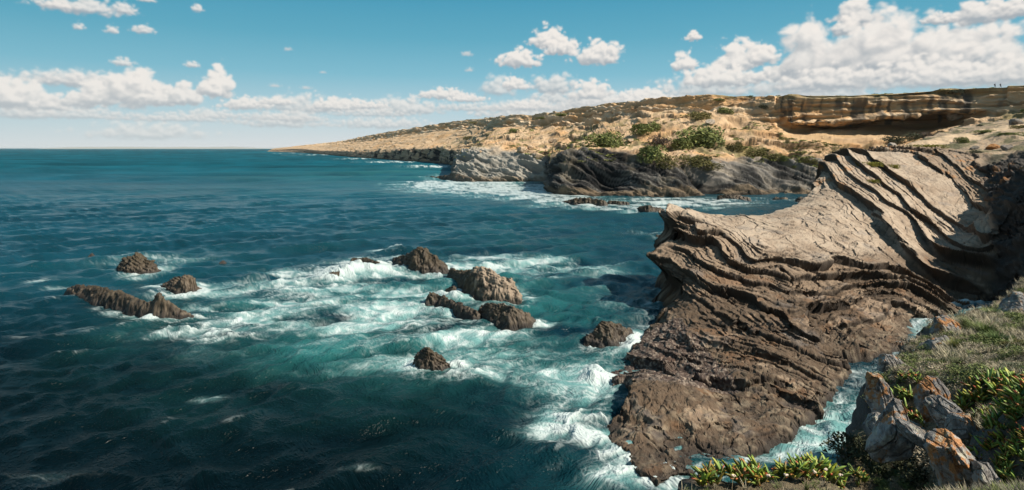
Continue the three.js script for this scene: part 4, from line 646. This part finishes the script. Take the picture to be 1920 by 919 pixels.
{
  const dry = bladeGeo(26, .13, .09, 3, [.30, .26, .16], [.44, .39, .28], .0035), grn = bladeGeo(26, .10, .07, 5, [.085, .13, .035], [.20, .22, .07], .004), gry = bladeGeo(30, .12, .10, 7, [.10, .095, .07], [.22, .20, .15], .003);
  const x2 = (x, z, s, k) => { for (let q = 0; q < 2; q++) { const a = x + (R() - .5) * .3, b = z + (R() - .5) * .3; M.compose(new THREE.Vector3(a, groundAt(a, b) - .01, b), Q.setFromEuler(E.set(0, R() * 6.283, 0)), new THREE.Vector3(s, s * .8, s)); lists[k].push(M.clone()); } };
  const R = rng(9), lists = [[], [], []], M = new THREE.Matrix4(), Q = new THREE.Quaternion(), E = new THREE.Euler();
  for (let i = 0; i < 26000; i++) {
    const D = 3 * Math.pow(6.6, R()), u = 1240 + R() * 760, x = (u - 960) / F * D, z = -D, sd = inside(groundOutline, x, z); if (sd < -.12) continue;
    const n = fbm(x * .8, 1, z * .8, 3), m = fbm(x * .8 + 40, 1, z * .8, 3); if (n < -.42) continue;
    const left = u < 1720 && D > 5.4; if (left && R() < (u < 1790 && D < 8.2 ? .85 : .4)) continue;
    const k = left ? (R() < .7 ? 2 : 1) : R() < clamp(.42 + m * 1.6 - (u > 1820 && D < 7.5 ? .4 : 0)) ? 0 : R() < .78 ? 1 : 2, near = ss(9, 5, D), s = (.35 + R() * .6) * (D > 9 ? 1.1 : .8) * (k === 0 && D > 6.5 && u > 1760 && fbm(x * 1.6, 8, z * 1.6, 2) > .05 ? 1.9 : 1);
    if (u > 1790 && R() < near * .35) continue; if (u < 1660 && D < 6.2 && R() < .93) continue; if (n < -.1 && R() < .6) continue;
    E.set((R() - .5) * .4, R() * 6.283, (R() - .5) * .4); M.compose(new THREE.Vector3(x, groundAt(x, z) - .01, z), Q.setFromEuler(E), new THREE.Vector3(s, s, s)); lists[k].push(M.clone()); if (D > 6.5 && u > 1780 && R() < .8) { x2(x, z, s, k); }
  }
  [[dry, 'dry_grass', 'dry straw coloured grass over the near cliff top'], [grn, 'green_grass', 'short green grass among the dry grass on the near cliff top'], [gry, 'grey_scrub', 'low grey brown scrub on the near cliff top and along its outer edge']].forEach(([g, name, label], k) => {
    const im = new THREE.InstancedMesh(g, grassMat, lists[k].length); lists[k].forEach((m, i) => im.setMatrixAt(i, m)); im.castShadow = im.receiveShadow = true; top(im, name); tag(im, label, null, null, 'stuff');
  });
}
{
  const tus = (label, u, v, r, h, seed, c0 = [.055, .10, .02], c1 = [.17, .21, .05]) => {
    const p = onGround(u, v), D = -p.z, len = h / F * D * 1.15, g = new THREE.Group(); g.position.copy(p).y -= .02; top(g, 'grass_tussock'); tag(g, label, 'tussock', 'green tussocks on the near cliff top');
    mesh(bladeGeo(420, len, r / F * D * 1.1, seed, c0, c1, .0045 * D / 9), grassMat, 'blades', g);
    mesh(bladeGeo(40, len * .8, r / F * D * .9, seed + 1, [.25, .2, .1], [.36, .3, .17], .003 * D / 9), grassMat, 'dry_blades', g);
  };
  tus('dark green tussock just right of the orange topped rock', 1815, 618, 20, 22, 3, [.03, .05, .012], [.09, .11, .03]);
  tus('widest bright green tussock in the middle of the upper near slope', 1848, 632, 34, 26, 5);
  tus('green tussock at the right of the widest one, nearer the border', 1872, 650, 26, 26, 7, [.04, .09, .02], [.12, .18, .04]);
  tus('yellowish tussock left of the widest one at the cliff edge', 1790, 660, 22, 22, 9, [.09, .11, .02], [.24, .24, .05]);
  tus('dark tussock directly below the yellowish one', 1800, 690, 20, 18, 12, [.04, .06, .02], [.12, .13, .05]);
  tus('small tussock on the brow near the white surf', 1862, 594, 20, 14, 14);
  tus('pale green tussock in dry grass above the red tipped ice plant', 1828, 672, 12, 14, 17, [.12, .16, .04], [.26, .28, .08]);
  tus('green tussock on the small grey rock of the outer corner', 1684, 706, 14, 14, 19, [.06, .09, .03], [.14, .16, .06]);
  tus('shaggy green tussock at the right border of the bottom corner', 1905, 815, 20, 26, 23, [.05, .09, .02], [.14, .17, .05]);
}
// dry flower stalks over the bottom fringe
{
  const mat = new THREE.MeshStandardMaterial({ color: 0xb9a682, roughness: .9 }), head = new THREE.MeshStandardMaterial({ color: 0xc9b7a6, roughness: .9 });
  const stalk = (label, u, v, h, lean, seed) => {
    const R = rng(seed), p = onGround(u, v), D = -p.z, H = h / F * D, g = top(new THREE.Group(), 'dry_flower'); g.position.copy(p); tag(g, label, 'dry flower', 'dry flower stalks at the bottom edge');
    const c = new THREE.CatmullRomCurve3([[0, 0, 0], [lean * H * .4, H * .5, .01], [lean * H, H, .02]].map((a) => new THREE.Vector3(...a)));
    mesh(new THREE.TubeGeometry(c, 8, .0016, 5), mat, 'stem', g);
    const parts = []; for (let i = 0; i < 9; i++) { const s = new THREE.IcosahedronGeometry(.0055 + R() * .003, 0); s.translate((R() - .5) * .022, (R() - .3) * .009, (R() - .5) * .022); parts.push(s); }
    const m = mesh(mergeGeometries(parts), head, 'flower_head', g); m.position.set(lean * H, H, .02);
  };
  stalk('short dry flower stalk leaning left of the tallest fringe tuft', 1430, 918, 28, .35, 3); stalk('dry flower stalk with the palest head, right of the tallest fringe tuft', 1455, 922, 34, .5, 5); stalk('thin dry stalk standing upright at the left fringe', 1372, 925, 36, .02, 7);
  stalk('dry stalk leaning right beside the right fringe', 1500, 922, 40, .6, 9); stalk('longest dry stalk leaning right over the right fringe', 1520, 924, 46, .55, 11); stalk('dry stalk in front of the shaded gully', 1560, 922, 34, .4, 13);
}
// shrubs on the coast and the hill
{
  const bush = (seed, n, c0, c1) => {
    const R = rng(seed), p = [], c = [];
    const lobes = []; for (let i = 0; i < 14; i++) { const a = R() * 6.283, r = Math.sqrt(R()) * .72; lobes.push([Math.cos(a) * r, .16 + R() * .5 * (1 - r * .6), Math.sin(a) * r, .26 + R() * .24, R()]); }
    for (let i = 0; i < n; i++) {
      const L = lobes[fl(R() * lobes.length)], d = new THREE.Vector3(R() - .5, R() - .38, R() - .5).normalize().multiplyScalar(L[3] * (.72 + .36 * R())), x = L[0] + d.x, y = Math.max(.0, L[1] + d.y * .8), z = L[2] + d.z, s = .05 + R() * .05;
      const t = clamp(.25 + .5 * L[4] + (R() - .5) * .6), col = mix3(c0, c1, t);
      for (let k = 0; k < 3; k++) { p.push(x + (R() - .5) * s * 2, y + (R() - .5) * s * 1.7, z + (R() - .5) * s * 2); c.push(...col); }
    }
    const g = new THREE.BufferGeometry(); g.setAttribute('position', new THREE.Float32BufferAttribute(p, 3)); g.setAttribute('color', new THREE.Float32BufferAttribute(c, 3)); g.computeVertexNormals(); return g;
  };
  const stems = (() => { const R = rng(4), parts = []; for (let i = 0; i < 9; i++) { const a = R() * 6.283, g = new THREE.CylinderGeometry(.012, .03, .62, 5); g.translate(0, .25, 0); g.rotateZ(.3 + R() * .8); g.rotateY(a); parts.push(g); } return mergeGeometries(parts); })();
  const cushions = (name, label, geo, n, seed, size) => {
    const R = rng(seed), list = [], M = new THREE.Matrix4(), Q = new THREE.Quaternion(), E = new THREE.Euler();
    for (let i = 0; i < n; i++) { const D = 5.5 * Math.pow(3.2, R()), u = 1640 + R() * 340, x = (u - 960) / F * D, z = -D, s = size * (.4 + R() * R()); if (inside(groundOutline, x, z) < .05 || fbm(x * .9 + seed, 1, z * .9, 3) < .0 || (u > 1800 && D < 7.6)) continue; list.push(M.compose(new THREE.Vector3(x, groundAt(x, z) - s * .1, z), Q.setFromEuler(E.set(0, R() * 6.283, 0)), new THREE.Vector3(s, s * .75, s)).clone()); }
    const im = new THREE.InstancedMesh(geo, new THREE.MeshStandardMaterial({ vertexColors: true, roughness: .9, side: THREE.DoubleSide }), list.length); list.forEach((m, i) => im.setMatrixAt(i, m)); im.castShadow = im.receiveShadow = true; top(im, name); tag(im, label, null, null, 'stuff');
  };
  cushions('green_cushion_scrub', 'small green cushions of scrub among the grass of the near slope', bush(91, 900, [.05, .075, .02], [.17, .20, .06]), 420, 3, .26);
  cushions('dry_cushion_scrub', 'small dry cushions of scrub among the grass of the near slope', bush(93, 900, [.12, .10, .07], [.36, .31, .22]), 420, 5, .24);
  const fm = new THREE.MeshStandardMaterial({ vertexColors: true, roughness: .9, side: THREE.DoubleSide }), sm = new THREE.MeshStandardMaterial({ color: 0x4a3a28, roughness: .95 });
  const G = { green: [1, 2, 3].map((k) => bush(k * 7, 2600, [.045, .065, .016], [.19, .21, .055])), olive: [4, 5].map((k) => bush(k * 7, 1800, [.06, .055, .016], [.19, .165, .045])), brown: [bush(50, 1800, [.045, .032, .024], [.105, .075, .055])], lime: [bush(61, 1800, [.10, .11, .015], [.28, .25, .03])], dry: [bush(81, 2000, [.13, .11, .075], [.36, .31, .22]), bush(83, 2000, [.12, .13, .08], [.28, .29, .19])], dark: [bush(71, 1500, [.014, .018, .008], [.05, .055, .02])] };
  let q = 0;
  const shrub = (kind, label, u, v, hw, hh, land = onCoast) => {
    const p = land(u, v + hh * .6); if (!p) return; const D = -p.z, g = top(new THREE.Group(), 'shrub'); g.position.copy(p); g.position.y -= hh / F * D * .3;
    const a = G[kind], s = hw * 1.15 / F * D, h = hh / F * D * 2.1; mesh(a[q++ % a.length], fm, 'foliage', g); mesh(stems, sm, 'stems', g); g.scale.set(s, h, Math.max(s * .55, h * .8)); g.rotation.y = (q * 1.7) % 1 - .5; tag(g, label, 'shrub', 'shrubs on the cliffs');
    return p;
  };
  shrub('green', 'large green shrub lying above the black headland at its left', 1140, 264, 44, 18); shrub('green', 'green shrub high on the slope left of the dark brown bush', 1208, 240, 28, 13); shrub('green', 'small green shrub tucked right above the high green one', 1232, 236, 10, 8);
  shrub('brown', 'round dark brown bush between the two large green shrubs', 1241, 264, 20, 12); shrub('green', 'dark green shrub below the dark brown bush', 1222, 286, 30, 20); shrub('olive', 'olive shrub hanging below the dark green one', 1248, 303, 22, 14);
  shrub('green', 'widest green shrub in the middle of the slope', 1322, 258, 60, 23); shrub('green', 'green shrub joined to the left end of the widest one', 1280, 268, 24, 16); shrub('olive', 'olive scrub trailing below the widest green shrub', 1300, 300, 34, 14); shrub('olive', 'olive scrub on the pale slope right of the trailing scrub', 1330, 312, 24, 8);
  shrub('olive', 'olive bush under the brow, farther left of two', 1312, 217, 26, 11); shrub('green', 'green bush under the brow, farther right of two', 1362, 208, 17, 8); shrub('dark', 'dark bush in the hollow left of the sandstone overhang', 1432, 200, 12, 5);
  shrub('olive', 'olive clump at the right end of the widest green shrub', 1378, 274, 14, 11); shrub('olive', 'long olive clump halfway to the cove', 1420, 285, 26, 10); shrub('olive', 'olive clump right of the long one', 1448, 294, 18, 8); shrub('green', 'round green bush alone above the cove', 1467, 296, 8, 7); shrub('olive', 'small dry bush on the pale slate right of the round bush', 1510, 300, 9, 6); shrub('olive', 'smallest dry bush on the pale slate near the spur', 1527, 303, 7, 6); shrub('green', 'low green tuft on pale slate', 1490, 312, 5, 3);
  shrub('green', 'small green bush on the far sandstone brow', 965, 245, 12, 5); shrub('olive', 'olive bush on the far slope left of the small green bush', 878, 258, 10, 4); shrub('dark', 'dark low bush on the skyline right of the overhang middle', 1786, 171, 24, 5); shrub('green', 'green cushion on the skyline at the top of the slope', 1350, 187, 14, 3); shrub('green', 'green cushion on the far skyline', 1056, 215, 16, 3); shrub('green', 'green cushion at the left of the far skyline', 1018, 221, 14, 2.4); shrub('olive', 'low olive cushion on the distant skyline', 890, 230, 14, 2.2);
  for (const [k, label, u, v, w, h] of [['dry', 'dry twiggy cushion behind the orange crusted block', 1768, 716, 18, 12], ['dry', 'straw grey cushion above the small ice plant tuft', 1806, 732, 18, 12], ['dry', 'grey green cushion in the middle of the near slope, largest of its kind', 1838, 700, 26, 13], ['dry', 'straw coloured cushion under the widest tussock', 1850, 664, 20, 11], ['dry', 'dry cushion at the right border above the ice plants', 1900, 692, 24, 14], ['dry', 'grey cushion near the cliff edge under the grey rib of rock', 1768, 690, 18, 11], ['olive', 'olive cushion at the right border beside the green tussock', 1902, 646, 20, 12], ['dry', 'grey dead scrub on the outer corner behind the square rock', 1694, 694, 22, 12], ['dry', 'grey dead scrub right of the outer corner rock', 1716, 676, 20, 12]]) shrub(k, label, u, v, w, h, onGround);
  shrub('dark', 'dark bush in deep shade under the outer near rocks, leftmost of three', 1590, 838, 46, 30, onGround); shrub('dark', 'dark bush in the shaded gully at the bottom edge, middle of three', 1650, 868, 46, 28, onGround); shrub('dark', 'dark bush low in the shaded gully beside the largest near slab', 1718, 884, 42, 28, onGround);  // near-black leaves of these three stand in for the shade of the gully
  const onSpur = (u, v) => hit(spurH, u, v, 60, 136), hollow = (u, v) => onCoast(u, v);
  shrub('dark', 'dark scrub in the hollow behind the path, at its left', 1675, 262, 24, 9, hollow); shrub('dark', 'dark scrub in the hollow behind the path, in its middle', 1715, 256, 26, 9, hollow); shrub('brown', 'brown scrub in the hollow behind the path, at its right', 1750, 254, 22, 7, hollow);
  shrub('lime', 'yellow green cushion plant just below the path, largest of its colour', 1738, 275, 30, 6, onSpur); shrub('lime', 'yellow green cushion beside the white boulder', 1655, 281, 14, 4, onSpur); shrub('lime', 'yellow green patch among the top ribs of the fold', 1630, 308, 22, 7, onSpur); shrub('lime', 'small yellow green patch lower among the ribs', 1637, 340, 10, 5, onSpur); shrub('lime', 'yellow green patch on the rib right of the others', 1673, 313, 10, 7, onSpur);
  shrub('green', 'green bush on the sandy slope below the path', 1805, 263, 12, 8, onSpur); shrub('green', 'low green scrub along the path farther up', 1850, 247, 22, 4, onSpur); shrub('green', 'dark green scrub near the right border above the orange rocks', 1895, 252, 22, 6, onSpur); shrub('dark', 'black bush on the sand above the path', 1838, 236, 5, 4, onSpur); shrub('dark', 'dark bush by the rocky top of the shaded gully', 1830, 286, 14, 6, onSpur); shrub('olive', 'olive scrub at the right border on the hillside', 1910, 238, 16, 5, onSpur);
}
// boulders on the slopes
{
  const mat = new THREE.MeshStandardMaterial({ vertexColors: true, roughness: .93, bumpMap: grainTex, bumpScale: .2 });
  const boulder = (label, u, v, hw, hh, col, seed, land = onCoast, roll = 0) => {
    const p = land(u, v + hh * .7); if (!p) return; const D = -p.z, R = rng(seed), g = new THREE.IcosahedronGeometry(1, 9), a = g.attributes.position, c = new Float32Array(a.count * 3), q = new THREE.Vector3(), cuts = []; for (let i = 0; i < 8; i++) cuts.push([new THREE.Vector3(R() - .5, R() - .5, R() - .5).normalize(), .66 + R() * .2]);
    for (let i = 0; i < a.count; i++) { q.fromBufferAttribute(a, i); const e = 3.4; q.multiplyScalar(1 / Math.pow(Math.abs(q.x) ** e + Math.abs(q.y) ** e + Math.abs(q.z) ** e, 1 / e)); for (const [d, m] of cuts) { const k = q.dot(d); if (k > m) q.addScaledVector(d, m - k); } q.multiplyScalar(1 + .10 * fbm(q.x * 2 + seed, q.y * 2, q.z * 2, 3)); const t = fbm(q.x * 2.5, q.y * 3, q.z * 2.5 + seed, 4); mix3(col, [col[0] * .5, col[1] * .47, col[2] * .42], clamp(.35 + t * 1.3)).forEach((x, k) => { c[i * 3 + k] = x; }); a.setXYZ(i, q.x, q.y, q.z); }
    g.setAttribute('color', new THREE.BufferAttribute(c, 3)); g.computeVertexNormals();
    const m = top(mesh(g, mat, 'x'), 'boulder'), s = hw / F * D, h = hh / F * D; m.scale.set(s, h, Math.min(s, h) * 1.1); m.position.copy(p); m.position.y += h * .45; m.rotation.z = roll; tag(m, label, 'boulder', 'boulders on the slopes');
  };
  const tan = [.56, .42, .29], onSpur = (u, v) => hit(spurH, u, v, 60, 136);
  boulder('huge tilted pale block leaning at the right end of the overhang', 1797, 208, 24, 11, [.42, .37, .31], 3, onCoast, .45);
  boulder('pale tan boulder on top of the grey headland, left of two', 979, 281, 10, 8, tan, 5); boulder('small tan boulder between the two on the grey headland', 995, 276, 6, 5, tan, 6); boulder('elongated tan boulder lying on the right shoulder of the grey headland', 1012, 293, 11, 6, tan, 8, onCoast, -.4);
  boulder('pale round boulder under the olive bush below the brow', 1331, 228, 9, 6, [.50, .42, .34], 11); boulder('whitish boulder standing beside the footpath', 1671, 272, 9, 6, [.55, .48, .42], 14, onSpur); boulder('orange lichened boulder on the hillside near the right border', 1862, 274, 12, 6, [.48, .23, .08], 17, onSpur); boulder('grey boulder right of the orange lichened one', 1888, 276, 10, 6, [.33, .29, .26], 19, onSpur); boulder('small grey boulder left of the orange lichened one', 1828, 277, 8, 5, [.34, .30, .26], 23, onSpur);
  boulder('tan boulder on the slope above the black headland', 1182, 263, 6, 4, tan, 29); boulder('grey boulder at the right border above the path', 1908, 228, 12, 8, [.24, .22, .2], 31, onSpur); boulder('tan block under the far sandstone brow', 1035, 262, 7, 4, tan, 37);
}
// two walkers on the skyline
{
  const walker = (label, u, v, seed, shirt, packC, flip) => {
    let base = null; for (let q = 150; q < 200 && !base; q += .4) { ray.set(camera.position, P(u, q, 1).sub(camera.position).normalize()); base = ray.intersectObject(coastMesh)[0]?.point ?? null; }   // the first ground below the skyline
    base ??= P(u, 167, 230);
    const g = top(new THREE.Group(), 'person'); g.position.copy(base); g.position.y -= .03; g.rotation.y = flip;
    const mc = new MarchingCubes(84, new THREE.MeshStandardMaterial(), false, false, 120000), N = 84, J = (a) => new THREE.Vector3(...a);
    const bones = [[[0, 1.62, .04], [0, 1.66, .05], .10, .105], [[0, 1.44, .02], [0, 1.56, .03], .055, .05], [[0, 1.36, .01], [0, 1.02, 0], .15, .13], [[-.13, 1.40, .01], [.13, 1.40, .01], .075, .075], [[-.08, .98, 0], [.08, .98, 0], .12, .12],
      [[-.09, .92, 0], [-.10, .50, .16], .085, .058], [[-.10, .50, .16], [-.10, .07, .18], .056, .04], [[-.10, .05, .17], [-.10, .04, .34], .04, .032], [[.09, .92, 0], [.10, .50, -.06], .085, .058], [[.10, .50, -.06], [.10, .12, -.30], .056, .04], [[.10, .09, -.31], [.10, .03, -.17], .04, .032],
      [[-.20, 1.40, 0], [-.24, 1.12, -.08], .052, .042], [[-.24, 1.12, -.08], [-.22, .92, .06], .04, .03], [[-.22, .90, .07], [-.22, .82, .11], .035, .025], [[.20, 1.40, 0], [.24, 1.12, .06], .052, .042], [[.24, 1.12, .06], [.22, .94, .22], .04, .03], [[.22, .93, .23], [.22, .87, .29], .035, .025]].map(([a, b, r, s]) => [J(a), J(b), r, s]);
    const S = .98, f = mc.field, q = new THREE.Vector3(), e = new THREE.Vector3();
    for (let z = 0; z < N; z++) for (let y = 0; y < N; y++) for (let x = 0; x < N; x++) { q.set((x / N * 2 - 1) * S, (y / N * 2 - 1) * S + .92, (z / N * 2 - 1) * S); let acc = 0; for (const [a, b, r, s] of bones) { e.subVectors(b, a); const t = clamp(q.clone().sub(a).dot(e) / e.lengthSq()), d = q.distanceTo(e.multiplyScalar(t).add(a)) - mix(r, s, t); if (d < .5) acc += Math.exp(-d * 45); } f[(z * N + y) * N + x] = acc > 0 ? Math.log(acc) / 45 : -.5; }
    mc.isolation = 0; mc.update();
    const n = mc.count, pa = new Float32Array(n * 3), na = new Float32Array(n * 3), ca = new Float32Array(n * 3);
    for (let i = 0; i < n; i++) { for (let k = 0; k < 3; k++) { pa[i * 3 + k] = mc.positionArray[i * 3 + k] * S + (k === 1 ? .92 : 0); na[i * 3 + k] = mc.normalArray[i * 3 + k]; } const y = pa[i * 3 + 1], c = y > 1.66 ? [.04, .03, .02] : y > 1.5 ? [.35, .2, .14] : y > .98 ? shirt : y > .1 ? [.03, .032, .04] : [.05, .04, .035]; ca.set(c, i * 3); }
    const bg = new THREE.BufferGeometry(); bg.setAttribute('position', new THREE.BufferAttribute(pa, 3)); bg.setAttribute('normal', new THREE.BufferAttribute(na, 3)); bg.setAttribute('color', new THREE.BufferAttribute(ca, 3));
    mesh(bg, new THREE.MeshStandardMaterial({ vertexColors: true, roughness: .85 }), 'body', g);
    const pk = new THREE.SphereGeometry(1, 20, 14); { const a = pk.attributes.position; for (let i = 0; i < a.count; i++) { const v = [a.getX(i), a.getY(i), a.getZ(i)], L = Math.pow(v.reduce((s, x) => s + Math.abs(x) ** 4, 0), -.25); a.setXYZ(i, v[0] * L * .16, v[1] * L * .25, v[2] * L * .10 * (1 + .2 * (1 - v[1]))); } pk.computeVertexNormals(); }
    mesh(pk, new THREE.MeshStandardMaterial({ color: packC, roughness: .8 }), 'backpack', g).position.set(0, 1.26, -.21);
    tag(g, label, 'person', 'walkers on the skyline');
  };
  walker('left walker on the skyline, dark clothes and a backpack, in mid stride', 1866, 161, 3, [.04, .05, .075], 0x20242c, 1.2); walker('right walker on the skyline, dark clothes and a backpack, in mid stride', 1876.5, 160, 5, [.055, .045, .05], 0x2a2430, 1.1);
}
// thin sea haze
scene.fog = new THREE.FogExp2(new THREE.Color(.74, .80, .84), 1.6e-5);
renderer.render(scene, camera);
